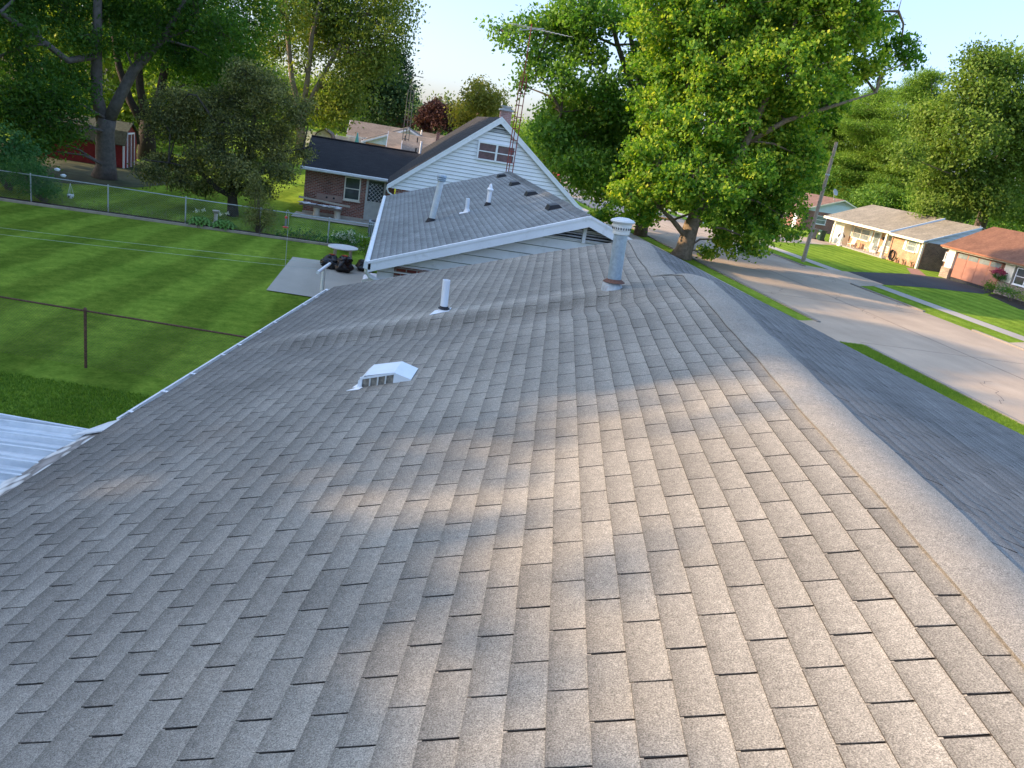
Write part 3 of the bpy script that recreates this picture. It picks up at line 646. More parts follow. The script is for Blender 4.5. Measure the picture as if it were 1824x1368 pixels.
for k in range(-3, 4):
    x0 = -1.09+k*.2
    for sg in (1, -1):
        a = [x0-sg*.45, 1.07]; b2 = [x0+sg*.45, 1.95]
        def cl(p, q):
            if p[0] < -1.44: t_ = (-1.44-p[0])/(q[0]-p[0]); p = [-1.44, p[1]+t_*(q[1]-p[1])]
            if p[0] > -.74: t_ = (-.74-p[0])/(q[0]-p[0]); p = [-.74, p[1]+t_*(q[1]-p[1])]
            return p
        if max(a[0], b2[0]) < -1.44 or min(a[0], b2[0]) > -.74: continue
        a2 = cl(a, b2); c2 = cl(b2, a)
        lt.bar((a2[0], AY0-.045, a2[1]), (c2[0], AY0-.045, c2[1]), .014)
lt.build('door_lattice', white, dr)
MB().lathe((-1.38, AY0-.08, 1.0), [(.02, 0), (.03, .02), (.0, .04)], 8).build('handle', galv2, dr)

# red lattice antenna tower
def lattice(name, label, x, y, z0, zt, zm, m_, w_=.24, step=.42, leg_r=.014, arms=True, grp=None):
    t_ = thing(name, label, 'antenna tower', (x, y, 0), 0, grp); c = [(0, .58), (-.5, -.29), (.5, -.29)]
    def P(k, z):
        q = 1 if z < zt-1.0 else 1-.8*(z-zt+1.0)/1.0*.2
        return (x+c[k][0]*w_*q, y+c[k][1]*w_*q, z)
    for k in range(3): MB().tube([P(k, z0), P(k, zt-.5), P(k, zt)], leg_r, 6).build('leg', m_, t_)
    z = z0+.2
    while z < zt:
        MB().tube([P(0, z), P(1, z), P(2, z), P(0, z)], leg_r*.8, 5).build('brace', m_, t_); z += step
    MB().tube([(x, y, zt-.4), (x, y, zt+.3), (x, y, zm)], .02, 6).tube([P(0, zt), (x, y, zt+.25), P(1, zt)], .012, 5).tube([P(2, zt), (x, y, zt+.25)], .012, 5).build('mast', m_, t_)
    if arms:
        an = MB(); a0 = Vector((x-.75, y-.3, zm-.16)); a1 = Vector((x+1.5, y+.5, zm-.12)); an.tube([a0, a1], .012, 5)
        an.tube([Vector((x-.45, y-.1, zm-.3)), Vector((x+.5, y+.3, zm-.05))], .02, 5)
        for k in range(13):
            q = a0.lerp(a1, k/12.); l_ = .55-.025*k; an.tube([q+Vector((-.12, l_, .02)), q+Vector((.12, -l_, -.02))], .005, 4)
        an.build('aerial', plain('aerial_aluminium', (.45, .46, .45), .4, metal=.4), t_)
    return t_
redsteel = plain('red_steel', (.22, .035, .03), .6, .3, 10., dirt=(.35, .3, .28))
lattice('antenna_tower', 'red lattice antenna tower rising in front of the white gable', 4.13, 30.6, 0, 7.5, 9.35, redsteel, .26, .42, .019)
graysteel = plain('dark_steel', (.10, .10, .10), .6)
lattice('antenna_tower', 'distant dark lattice antenna tower above the orange roof', .15, 63.5, 0, 7.3, 8.5, graysteel, .5, .7, .03, arms=False)
tw = [o for o in S.objects if o.name.startswith('antenna_tower')][-1]
an = MB().tube([(-.3, 63.3, 8.4), (.95, 63.9, 8.35)], .025, 5)
for k in range(7): an.tube([(-.2+.18*k, 63.0+.05*k, 8.4), (-.1+.18*k, 63.8+.05*k, 8.4)], .012, 4)
an.build('aerial', graysteel, tw)

def simple_house(name, label, x0, x1, y0, y1, axis, ze, zr, wall, roofm, gable=None, ov=.35, fascia=None, side=None):
    h = thing(name, label, 'house', ((x0+x1)/2, (y0+y1)/2, 0))
    MB().box(x0, x1, y0, y1, 0, ze-.05).build('wall', wall, h)
    if side: MB().box(x0+.1, x1-.1, y0-.03, y0-.005, 0, ze-.06).build('side_wall', side, h)
    r = MB(); fa = MB(); gg = MB()
    if axis == 'y':
        c = (x0+x1)/2; s_ = (zr-ze)/((x1-x0)/2+ov); xa, xb, ya, yb = x0-ov, x1+ov, y0-ov*.8, y1+ov*.8
        r.prism([(xa, ya, ze), (c, ya, zr), (xb, ya, ze), (xb, ya, ze-.06), (c, ya, zr-.07), (xa, ya, ze-.06)], (0, yb-ya, 0))
        gg.prism([(x0, y0-.01, ze-.05), (x1, y0-.01, ze-.05), (c, y0-.01, zr-.14)], (0, y1-y0+.02, 0))
        fa.box(xa-.05, xa+.02, ya, yb, ze-.2, ze-.01).box(xb-.02, xb+.05, ya, yb, ze-.2, ze-.01)
        for sx, q in ((xa, 1), (xb, -1)): fa.prism([(sx, ya-.03, ze-.01), (c, ya-.03, zr-.01), (c, ya-.03, zr-.17), (sx, ya-.03, ze-.17)], (0, .04, 0))
        fa.box(xa, x0, ya, yb, ze-.15, ze-.12)
    else:
        c = (y0+y1)/2; xa, xb, ya, yb = x0-ov*.8, x1+ov*.8, y0-ov, y1+ov
        r.prism([(xa, ya, ze), (xa, c, zr), (xa, yb, ze), (xa, yb, ze-.06), (xa, c, zr-.07), (xa, ya, ze-.06)], (xb-xa, 0, 0))
        gg.prism([(x0-.01, y0, ze-.05), (x0-.01, y1, ze-.05), (x0-.01, c, zr-.14)], (x1-x0+.02, 0, 0))
        fa.box(xa, xb, ya-.05, ya+.02, ze-.2, ze-.01).box(xa, xb, yb-.02, yb+.05, ze-.2, ze-.01)
        fa.prism([(xa-.03, ya, ze-.01), (xa-.03, c, zr-.01), (xa-.03, c, zr-.17), (xa-.03, ya, ze-.17)], (.04, 0, 0))
        fa.prism([(xa-.03, yb, ze-.01), (xa-.03, c, zr-.01), (xa-.03, c, zr-.17), (xa-.03, yb, ze-.17)], (.04, 0, 0))
        fa.box(xa, xb, ya, y0, ze-.15, ze-.12)
    r.build('roof', roofm, h); gg.build('gable', gable or wall, h); fa.build('fascia', fascia or white, h)
    return h
# far houses beyond the brick wing
hA = simple_house('brick_bungalow', 'distant brick bungalow with long brown roof behind the black roofed wing', -5.6, 6.5, 86, 93.5, 'x', 2.55, 4.0, br_red, rt_far)
window(hA, '-y', -4.6, -3.9, 1.0, 2.0, 86.)
MB().tube([(1.8, 88, 3.3), (1.8, 88, 4.2)], .08, 8).build('vent_pipe', white, hA)
hB = simple_house('pale_gabled_house', 'distant house whose pale blue white gable faces the camera', -3.3, 4.0, 73.5, 84, 'y', 2.65, 4.35, br_orange, rt_far, plain('pale_gable', (.62, .74, .74), .6))
MB().tube([(-3.6, 73.3, 2.5), (-3.3, 73.3, 2.3), (-3.2, 73.4, .2)], .06, 6).build('downspout', white, hB)
hC = simple_house('orange_roofed_house', 'low distant house with sunlit orange roof under the dark antenna tower', -1.0, 8.0, 64, 71, 'x', 2.75, 4.0, br_orange, rt_orange)
MB().box(2.6, 2.85, 66.5, 66.8, 3.4, 4.55).build('chimney', br_red, hC)
for x in (.1, 1.1): MB().tube([(x, 66, 3.3), (x, 66, 3.9)], .05, 6).build('vent_pipe', rubber, hC)
hD = simple_house('dark_roofed_house', 'distant house with low dark roof right behind the brick wing', .2, 9.0, 54, 61, 'x', 2.55, 3.75, br_dark, rt_far)
for x, z in ((.9, .25), (1.6, .35)): MB().tube([(x, 55.5, 3.0), (x, 55.5, 3.2+z)], .06, 6).build('vent_pipe', rubber, hD)
# distant little barn, vinyl fence, closed parasol
bn = thing('garden_shed', 'distant small white barn shed with dark red door above the black roof', 'shed', (-7.7, 83, 0))
secb = [(-8.7, 0), (-6.8, 0), (-6.8, 1.7), (-7.1, 2.4), (-7.75, 2.75), (-8.4, 2.4), (-8.7, 1.7)]
MB().prism([(x, 81.5, z) for x, z in secb], (0, 3, 0)).build('wall', plain('barn_white', (.62, .60, .56), .7), bn)
MB().box(-8.2, -7.2, 81.42, 81.5, .4, 2.05).build('door', redpaint, bn)
rf = MB()
for (p, q) in (((-6.7, 1.65), (-7.05, 2.45)), ((-7.05, 2.45), (-7.75, 2.83)), ((-7.75, 2.83), (-8.45, 2.45)), ((-8.45, 2.45), (-8.8, 1.65))):
    rf.prism([(p[0], 81.35, p[1]), (q[0], 81.35, q[1]), (q[0], 81.35, q[1]+.07), (p[0], 81.35, p[1]+.07)], (0, 3.3, 0))
rf.build('roof', rt_far, bn)
vf = thing('vinyl_fence', 'distant white panel fence between the little barn and the brown roof', 'fence', (-7.5, 85, 0))
for k in range(5):
    x = -10.5+k*1.25; MB().box(x, x+1.15, 84.9, 84.95, .1, 2.35).build('panel', plain('vinyl', (.78, .76, .72), .6), vf); MB().box(x+1.15, x+1.25, 84.85, 85., 0, 2.5).build('post', white, vf)
um = thing('patio_parasol', 'closed turquoise parasol standing before the distant brick bungalow', 'parasol', (-4.5, 81, 0))
MB().tube([(-4.5, 81, 0), (-4.5, 81, 3.1)], .03, 6).build('pole', white, um)
MB().lathe((-4.5, 81, 1.0), [(.05, 0), (.34, .15), (.24, .9), (.15, 1.5), (.04, 2.05)], 12).build('canopy', plain('turquoise', (.15, .52, .55), .8), um)

# ------------------------------------------------------------------ houses across the street (fronts face the street, -x)
# tan roofed ranch
th = thing('tan_ranch_house', 'orange brick ranch house with tan roof and white porch across the street', 'house', (49.5, 69, 0))
MB().box(45.0, 54, 61.4, 66.2, 0, 2.45).box(46.5, 54, 66.2, 77.6, 0, 2.45).build('wall', br_orange, th)
MB().box(45.02, 54, 61.36, 61.395, 0, 2.45).build('side_wall', br_brown, th)
TZR = 4.42
def troof(y0, y1, dz):
    xa, xr, xb = 44.55, 49.5, 54.45; ze = 2.52+dz; zr = TZR+dz
    return MB().prism([(xa, y0, ze), (xr, y0, zr), (xb, y0, ze), (xb, y0, ze-.06), (xr, y0, zr-.07), (xa, y0, ze-.06)], (0, y1-y0, 0))
tr = troof(66.1, 77.9, .0).build('roof', rt_tan, th); troof(61.1, 66.1, -.10).build('roof', rt_tan, th)
MB().prism([(44.5, 66.04, 2.56), (49.5, 66.04, 4.47), (49.5, 66.04, 4.27), (44.5, 66.04, 2.36)], (0, .07, 0)).build('rake_board', bluewhite, th)
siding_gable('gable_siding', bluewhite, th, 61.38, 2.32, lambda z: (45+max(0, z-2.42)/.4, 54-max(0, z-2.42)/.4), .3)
MB().prism([(45, 61.4, 2.4), (54, 61.4, 2.4), (49.5, 61.4, 4.22)], (0, .1, 0)).build('gable_wall', white, th)
MB().prism([(44.5, 61.08, 2.41), (49.5, 61.08, 4.31), (49.5, 61.08, 4.19), (44.5, 61.08, 2.29)], (0, .05, 0)).build('rake_board', bluewhite, th)
MB().box(44.47, 44.55, 61.1, 66.0, 2.22, 2.42).box(44.47, 44.55, 66.1, 77.9, 2.30, 2.52).box(44.55, 46.5, 66.2, 77.6, 2.31, 2.34).box(44.55, 45, 61.2, 66.0, 2.25, 2.28).build('fascia', cream, th)
for y, wd in ((66.75, .22), (75.9, .12), (61.45, .16)): MB().box(44.75, 44.75+wd, y-wd/2, y+wd/2, 0, 2.30).build('porch_post', cream, th)
window(th, '-x', 72.0, 75.0, .95, 2.05, 46.5, glass_pale, True, 1, fm=cream)
window(th, '-x', 67.6, 69.0, .95, 2.05, 46.5, glass_pale, True, 0, fm=cream)
window(th, '-x', 62.45, 63.7, 1.25, 2.2, 45.0, glass_pale, True, 0, fm=cream)
for pos, ys in ((46.5, (75.2, 71.6, 69.2, 67.2)), (45.0, (63.9, 62.05))):
    for y in ys: MB().box(pos-.04, pos, y-.0, y+.33, 1.0 if pos > 46 else 1.25, 2.05 if pos > 46 else 2.2).build('shutter', plain('pale_shutter', (.58, .70, .72), .7), th)
dd = MB().box(46.42, 46.5, 70.1, 71.3, .05, 2.15).build('door', white, th); MB().box(46.40, 46.42, 70.25, 71.15, .3, 2.0).build('pane', glass_pale, dd)
MB().box(45.6, 46.45, 75.4, 77.55, 0, 2.3).build('garage_door', cream, th)
MB().box(44.6, 46.5, 66.2, 75.4, 0.0, .08).build('porch_slab', walk_m, th)
MB().tube([(44.9, 66.1, 2.3), (45.0, 66.0, 2.1), (45.0, 65.9, .2)], .05, 6).build('downspout', dark, th)
MB().box(46.40, 46.47, 69.45, 69.75, 1.45, 1.75).build('wall_plaque', dark, th)
# things on the porch
def chair(x, y, rz, label, m_):
    c = thing('garden_chair', label, 'chair', (x, y, 0), rz, 'chairs on the porch across the street')
    MB().box(-.25, .25, -.25, .25, .40, .44).build('seat', m_, c, world=False)
    MB().prism([(.2, -.25, .44), (.25, -.25, .44), (.38, -.25, .98), (.33, -.25, .98)], (0, .5, 0)).build('backrest', m_, c, world=False)
    for sx, sy in ((-.22, -.22), (-.22, .22), (.22, -.22), (.22, .22)): MB().tube([(sx, sy, 0), (sx, sy, .41)], .018, 6).build('leg', m_, c, world=False)
    for sy in (-.25, .25): MB().tube([(-.22, sy, .42), (-.24, sy, .62), (.24, sy, .64)], .016, 6).build('armrest', m_, c, world=False)
chair(45.2, 72.7, .3, 'cream garden chair nearest the black grill on the porch across the street', cream)
chair(45.5, 70.2, 0, 'pale garden chair in front of the porch door across the street', cream)
chair(45.3, 68.3, -.2, 'cream garden chair just left of the wide porch post across the street', cream)
chair(45.4, 66.0-.4+1.7, .1, 'cream garden chair beside the coiled hose across the street', plain('chair_tan', (.62, .50, .36), .7))
gl_ = thing('kettle_grill', 'black lidded grill on pale legs by the porch across the street', 'grill', (44.9, 74.3, 0))
MB().blob((44.9, 74.3, .95), (.33, .4, .24), 8, 0).build('bowl', dark, gl_)
for a in range(3): MB().tube([(44.9, 74.3, .85), (44.9+.3*math.cos(a*2.1), 74.3+.3*math.sin(a*2.1), 0)], .03, 6).build('leg', white, gl_)
MB().box(44.75, 45.05, 74.7, 75.0, .75, .8).build('side_shelf', white, gl_)
st = thing('garden_statue', 'slender white statue on a pedestal right of the grill across the street', 'statue', (44.4, 73.4, 0))
MB().lathe((44.4, 73.4, 0), [(.22, 0), (.22, .1), (.1, .15), (.09, .5), (.17, .6), (.2, .9), (.12, 1.15), (.07, 1.22), (.11, 1.3), (.11, 1.4), (.03, 1.5)], 12).build('figure', white, st)
hs = thing('hose_reel', 'dark coiled garden hose hanging on the orange brick wall across the street', 'hose', (44.85, 65.2, 0))
for k in range(5): 
    MB().tube([(44.9-.04*k, 65.2+(.30+.02*k)*math.cos(a), .55+(.38+.02*k)*math.sin(a)) for a in np.linspace(0, 6.28, 17)], .035, 6).build('hose_loop', rubber, hs)
for k, (y, lb) in enumerate(((64.3, 'small terracotta pot with spiky plant nearest the coiled hose'), (63.3, 'small pot with spiky plant below the shuttered window'), (62.1, 'small pot with spiky plant by the brick corner'))):
    p = thing('flower_pot', lb, 'flower pot', (44.75, y, 0), 0, 'pots along the orange brick wall')
    MB().lathe((44.75, y, 0), [(.09, 0), (.13, .24), (.14, .26)], 12).build('pot', plain('terracotta', (.42, .24, .15), .8), p)
    q = MB()
    for j in range(14):
        a = j*2.4; q.tube([(44.75, y, .24), (44.75+.1*math.cos(a), y+.1*math.sin(a), .4), (44.75+.19*math.cos(a), y+.19*math.sin(a), .45+.1*random.random())], [.015, .012, .003], 4)
    q.build('plant', plain('pot_plant', (.05, .09, .03), .7), p)
for k, (x, y, m_, lb) in enumerate(((43.6, 77.5, plain('bin_gray', (.20, .20, .19), .6), 'grey wheeled bin standing left of the green one'), (44.0, 76.5, plain('bin_green', (.02, .055, .035), .5), 'dark green wheeled bin by the white garage door'))):
    t_ = thing('wheeled_bin', lb, 'bin', (x, y, 0), 0, 'bins beside the tan roofed house')
    MB().prism([(x-.24, y-.26, .05), (x+.24, y-.26, .05), (x+.3, y-.32, 1.0), (x-.3, y-.32, 1.0)], (0, .6, 0)).build('body', m_, t_)
    MB().prism([(x-.33, y-.36, 1.0), (x+.33, y-.36, 1.0), (x+.3, y-.36, 1.07), (x-.26, y-.36, 1.1)], (0, .68, 0)).build('lid', m_, t_)
    MB().tube([(x+.25, y-.3, .1), (x+.25, y+.34, .1)], .1, 10).build('wheel', rubber, t_)
    MB().box(x-.31, x-.28, y-.12, y+.1, .62, .78).build('sticker', cream, t_)
# rust roofed garage house
gx = thing('garage_house', 'house with rust brown roof and wide terracotta garage door at right edge', 'house', (48.5, 51, 0))
MB().box(44.6, 52, 40, 58.0, 0, 2.4).build('wall', plain('brown_board', (.16, .09, .06), .8), gx)
grf = MB().prism([(44.15, 39.6, 2.50), (48.2, 39.6, 4.56), (52.4, 39.6, 2.50), (52.4, 39.6, 2.42), (48.2, 39.6, 4.48), (44.15, 39.6, 2.42)], (0, 18.7, 0)).build('roof', rt_brown, gx)
MB().prism([(44.6, 58.0, 2.4), (52, 58.0, 2.4), (48.2, 58.0, 4.4)], (0, .1, 0)).build('gable_wall', cream, gx)
MB().box(44.05, 44.15, 39.6, 58.3, 2.36, 2.50).build('gutter', plain('copper_gutter', (.30, .13, .07), .6), gx)
MB().box(44.2, 44.6, 39.8, 58.2, 2.28, 2.36).build('soffit', cream, gx)
for q in ((44.38, 44.60, 56.72, 57.55, .75, 2.28), (44.45, 44.6, 50.35, 51.3, .95, 2.28)): MB().box(*q).build('cream_panel', cream, gx)
MB().box(44.30, 44.60, 56.70, 57.70, 0, .85).box(44.36, 44.60, 44, 51.45, 0, .9).build('stone_base', brick('ledge_stone', (.46, .38, .29), (.30, .23, .18), (.2, .16, .13), .3, .06), gx)
gd = MB()
for r_ in range(4):
    for c_ in range(4):
        if r_ == 3: continue
        y0 = 51.72+c_*1.22; gd.box(44.52, 44.58, y0+.02, y0+1.20, .22+r_*.5+.012, .22+(r_+1)*.5-.012)
gd.box(44.545, 44.60, 51.7, 56.62, .22, 2.22)
gdm = plain('terracotta_door', (.33, .165, .12), .6, .06, 2.)
gdo = gd.build('garage_door', gdm, gx)
for c_ in range(4):
    y0 = 51.72+c_*1.22
    MB().box(44.53, 44.59, y0+.08, y0+1.14, 1.78, 2.14).build('window', glass_pale, gdo)
MB().box(44.56, 44.62, 51.7, 56.62, 0, .20).build('door_gap', dark, gx)
window(gx, '-x', 45.6, 47.6, 1.0, 2.1, 44.58, glass, True, 1)
window(gx, '-x', 48.0, 50.0, 1.0, 2.2, 44.42, glass, True, 1)
window(gx, '-x', 57.75, 58.0, 1.3, 2.0, 44.58, glass, False, 0)
hb = thing('hanging_basket', 'hanging basket of dark pink flowers beside the terracotta garage door', 'flower basket', (44.2, 51.2, 1.5))
# left red brick house across the street
rh = simple_house('red_brick_house', 'red brick house with pale blue gable and brown roof behind the utility pole', 48.6, 58.1, 90, 104, 'y', 2.45, 4.25, br_red, roof_tex('brown_roofing', (.13, .075, .06), (.19, .12, .09)), bluewhite, .35, cream)
window(rh, '-y', 50.4, 51.8, .95, 1.95, 90., glass_pale); gvv = MB().prism([(52.4, 89.95, 3.55), (54.3, 89.95, 3.55), (53.35, 89.95, 4.0)], (0, .03, 0)).build('gable_vent', galv2, rh)
window(rh, '-x', 94, 96, .9, 2.0, 48.6, glass_pale); window(rh, '-x', 98.5, 101, .9, 2.0, 48.6, glass_pale, True, 1)
MB().box(48.5, 48.6, 91, 91.9, 0, 2.1).build('door', white, rh)
dish = thing('satellite_dish', 'grey satellite dish on a bent arm above the blue gable', 'satellite dish', (52.3, 90.2, 4.0))
MB().tube([(52.3, 90.2, 3.9), (52.0, 90.1, 4.4), (51.9, 90.0, 4.75)], .04, 6).build('arm', galv2, dish)
dt = Matrix.Rotation(R(62), 3, 'X') @ Matrix.Rotation(R(20), 3, 'Y')
MB().lathe((51.9, 89.9, 4.95), [(0, -.08), (.25, -.04), (.42, .03), (.43, .05), (.25, -.01), (0, -.05)], 16, dt).build('reflector', plain('dish_gray', (.40, .41, .40), .5), dish)
# far row across the street, glimpsed under the maple
simple_house('far_brick_house', 'far brick house glimpsed under the maple foliage across the street', 47, 57, 116, 130, 'y', 2.4, 4.2, br_orange, rt_far)
simple_house('far_red_house', 'farthest red brick house on the far side of the street', 47, 57, 140, 152, 'y', 2.4, 4.2, br_red, rt_brown)
# house at far left behind the trees
hz = simple_house('grey_roofed_cottage', 'pale roofed cottage glimpsed between the left tree trunks', -38, -26, 72, 80, 'x', 3.0, 5.2, plain('pink_wall', (.42, .33, .28), .8), rt_far)

# ------------------------------------------------------------------ utility pole
up = thing('utility_pole', 'leaning weathered wooden utility pole at the far kerb', 'utility pole', (29.72, 53.18, 0))
MB().tube([(29.72, 53.18, 0), (29.73, 53.17, 4), (29.74, 53.16, 8.5)], [.15, .13, .11], 12).build('pole', plain('pole_wood', (.36, .30, .24), .9, .25, 6.), up)
MB().lathe((29.735, 53.16, 6.2), [(.14, 0), (.15, .02), (.15, .10), (.14, .12)], 12).build('pole_band', galv2, up)

# ------------------------------------------------------------------ chain-link fences
def fence(name, label, pts, h, post_r, rail_r, m_, mesh=.05, wr=.0022, posts=None, mm=None):
    f = thing(name, label, 'fence', (*pts[0], 0)); P = [np.array([*p, h]) for p in pts]
    for a, c in zip(P[:-1], P[1:]): MB().tube([a, c], rail_r, 8).build('rail', m_, f)
    for (x, y) in (posts or pts): MB().tube([(x, y, 0), (x, y, h+.02)], post_r, 8).lathe((x, y, h+.02), [(post_r*1.3, 0), (post_r, .03), (0, .05)], 8).build('post', m_, f)
    g = MB()
    for a, c in zip(P[:-1], P[1:]):
        L = np.linalg.norm(c-a); d = (c-a)/L; n = int((L+h)/mesh)
        nrm = np.array([-d[1], d[0], 0])*wr
        for k in range(n):
            for sg in (1, -1):
                s0 = k*mesh-h if sg > 0 else k*mesh; s1 = s0+sg*h; z0, z1 = .03, h-.02
                lo, hi = s0, s1
                def cl(s, z, s2, z2):
                    if s < 0: t_ = (0-s)/(s2-s); return 0, z+t_*(z2-z)
                    if s > L: t_ = (L-s)/(s2-s); return L, z+t_*(z2-z)
                    return s, z
                if max(s0, s1) <= 0 or min(s0, s1) >= L: continue
                p = cl(s0, z0, s1, z1); q = cl(s1, z1, s0, z0)
                A1 = a+d*p[0]; A1[2] = p[1]; B1 = a+d*q[0]; B1[2] = q[1]
                dz = np.array([0, 0, wr*1.3]); g.add([A1-dz, A1+dz, B1+dz, B1-dz], [(0, 1, 2, 3)]); g.add([A1-nrm, A1+nrm, B1+nrm, B1-nrm], [(0, 1, 2, 3)])
    g.build('wire_mesh', mm or m_, f); return f
fence('wire_fence', 'galvanised wire fence with pale posts along the rear flower bed', [(-24, 32.75), (-13.9, 32.72), (-11.1, 32.7), (-8.16, 32.5), (-5.3, 32.5), (-2.6, 32.5), (-.75, 32.5)], 1.02, .028, .018, galv2, .085, .0012)
meshm = plain('rusty_wire', (.12, .085, .06), .8, .3)
fence('wire_fence', 'rusty wire fence crossing the near lawn at left', [(-16, 16.1), (-8.6, 15.4), (-5.45, 14.87), (-2.3, 14.35), (.2, 14.1)], 1.12, .028, .018, rustm, .06, .0016, mm=meshm)

# ------------------------------------------------------------------ foliage
def leaf_mesh(name, centers, size, parent, m_, tone=None, n_leaf=30, sig=.3, aspect=.55, flat=0., seed=0, world=True, droop=0., zsig=None, tv=.16):
    rg = np.random.default_rng(seed); C = np.repeat(np.array(centers, float), n_leaf, 0); n = len(C)
    off = rg.normal(0, 1, (n, 3))*np.array([sig, sig, zsig if zsig else sig*.8]); P = C+off
    d = rg.normal(0, 1, (n, 3)); d[:, 2] -= droop; d /= np.linalg.norm(d, axis=1)[:, None]
    nrm = rg.normal(0, 1, (n, 3)); nrm[:, 2] += .5+flat; nrm -= d*np.sum(nrm*d, 1)[:, None]; nrm /= np.linalg.norm(nrm, axis=1)[:, None]
    s = np.cross(d, nrm); L = size*rg.uniform(.6, 1.35, n)[:, None]; W = L*aspect
    fold = nrm*L*rg.uniform(-.12, .2, n)[:, None]
    v = np.stack([P-d*L*.5, P+s*W*.5+fold, P+d*L*.5, P-s*W*.5+fold], 1).reshape(-1, 3)
    if parent is not None and world:
        b_ = base(parent); v = v-np.array(b_[:3])
    me = bpy.data.meshes.new(name); me.vertices.add(4*n); me.vertices.foreach_set('co', v.ravel().astype(np.float32))
    me.loops.add(4*n); me.loops.foreach_set('vertex_index', np.arange(4*n, dtype=np.int32))
    me.polygons.add(n); me.polygons.foreach_set('loop_start', np.arange(0, 4*n, 4, dtype=np.int32)); me.polygons.foreach_set('loop_total', np.full(n, 4, np.int32))
    tn = (np.repeat(tone, n_leaf) if tone is not None else np.full(n, .5))+rg.normal(0, tv, n)
    col = np.ones((4*n, 4), np.float32); col[:, 0] = np.repeat(np.clip(tn, 0, 1), 4); col[:, 1] = .5
    a_ = me.attributes.new('tab', 'FLOAT_COLOR', 'POINT'); a_.data.foreach_set('color', col.ravel())
    me.materials.append(m_); me.update(calc_edges=True)
    o = bpy.data.objects.new(name, me); S.collection.objects.link(o)
    if parent is not None: o.parent = parent
    return o
def subclusters(clumps, rg, dens):
    pts, own_, tone = [], [], []
    for k, (c, r) in enumerate(clumps):
        c = np.array(c); r = np.array(r if hasattr(r, '__len__') else (r, r, r), float)
        n = max(4, int(dens*4*math.pi*((r[0]*r[1])**1.2+(r[0]*r[2])**1.2+(r[1]*r[2])**1.2)**.83/3))
        d = rg.normal(0, 1, (n, 3)); d /= np.linalg.norm(d, axis=1)[:, None]
        q = rg.uniform(.15, 1, n)**.5; q *= 1+.12*rg.normal(0, 1, n)
        p = c+d*r*q[:, None]; p = p[p[:, 2] > .4]; pts.append(p); own_ += [k]*len(p); tone.append(rg.normal(.5, .1)+rg.normal(0, .1, len(p)))
    return np.concatenate(pts), own_, np.concatenate(tone)
def tree(name, label, cat, base_xy, stems, clumps, lm, bm, leaf=.2, n_leaf=30, sig=.35, dens=2.2, group=None, seed=0, twigs=.35, flat=0., droop=.3, aspect=.55, zsig=None, limb_r=.07, tv=.16):
    rg = np.random.default_rng(seed); t_ = thing(name, label, cat, (*base_xy, 0), 0, group)
    w_ = MB()
    for pts, rr in stems: w_.tube(pts, rr, 10)
    tips = [np.array(p) for pts, rr in stems for p in pts[1:]]
    for (c, r) in clumps:
        c = np.array(c); j = min(range(len(tips)), key=lambda q: np.linalg.norm(tips[q]-c)+.8*max(0, tips[q][2]-c[2])); a = tips[j]
        mid = (a+c)/2+np.array([rg.normal(0, .3), rg.normal(0, .3), .25]); w_.tube([a, mid, c], [limb_r*1.3, limb_r, limb_r*.4], 6, cap=False)
    pts, own_, tone = subclusters(clumps, rg, dens)
    for k in range(len(pts)):
        if rg.random() < twigs:
            c = np.array(clumps[own_[k]][0]); m_ = (c+pts[k])/2+rg.normal(0, .15, 3); w_.tube([c, m_, pts[k]], [limb_r*.35, limb_r*.22, .008], 4, cap=False)
    w_.build('trunk', bm, t_, smooth=True)
    leaf_mesh('crown', pts, leaf, t_, lm, tone, n_leaf, sig, aspect, flat, seed+1, droop=droop, zsig=zsig, tv=tv)
    return t_
def pxc(lst, Y, rg, ysp=2.5, deep=1.0):      # clumps from directions at a chosen distance: real centres and radii
    out = []
    for q in lst:
        x, y, rx, ry = q[:4]; yy = Y+(q[4] if len(q) > 4 else rg.uniform(-ysp, ysp)); p = at(x, y, yy); s = mpp(p)
        out.append((p, (rx*s, (rx+ry)/2*s*deep, ry*s)))
    return out
rt_ = np.random.default_rng(21)
lm_maple = leaf_mat('maple_leaf', [(0, (.04, .13, .014)), (.35, (.12, .27, .022)), (.7, (.29, .42, .035)), (1, (.56, .60, .07))], .48)
lm_dark = leaf_mat('dark_leaf', [(0, (.05, .14, .02)), (.5, (.12, .26, .035)), (1, (.26, .38, .05))], .48)
lm_left = leaf_mat('locust_leaf', [(0, (.03, .10, .014)), (.5, (.07, .17, .02)), (1, (.17, .29, .035))], .48)
lm_yel = leaf_mat('backlit_leaf', [(0, (.12, .22, .02)), (.5, (.26, .36, .04)), (1, (.45, .46, .07))], .5)
lm_olive = leaf_mat('olive_leaf', [(0, (.06, .08, .03)), (.5, (.16, .18, .06)), (1, (.40, .37, .13))], .38)
lm_pine = leaf_mat('pine_leaf', [(0, (.06, .15, .018)), (.5, (.13, .25, .025)), (1, (.24, .36, .04))], .4)
lm_plum = leaf_mat('plum_leaf', [(0, (.035, .014, .018)), (.5, (.07, .03, .035)), (1, (.12, .06, .05))], .3)
lm_bush = leaf_mat('bush_leaf', [(0, (.03, .11, .035)), (.5, (.07, .19, .05)), (1, (.15, .28, .07))], .35)
lm_flower = leaf_mat('white_flower', [(0, (.45, .55, .38)), (.5, (.65, .68, .6)), (1, (.8, .8, .75))], .2)
lm_pink = leaf_mat('pink_flower', [(0, (.25, .03, .06)), (.5, (.40, .06, .12)), (1, (.5, .15, .2))], .2)

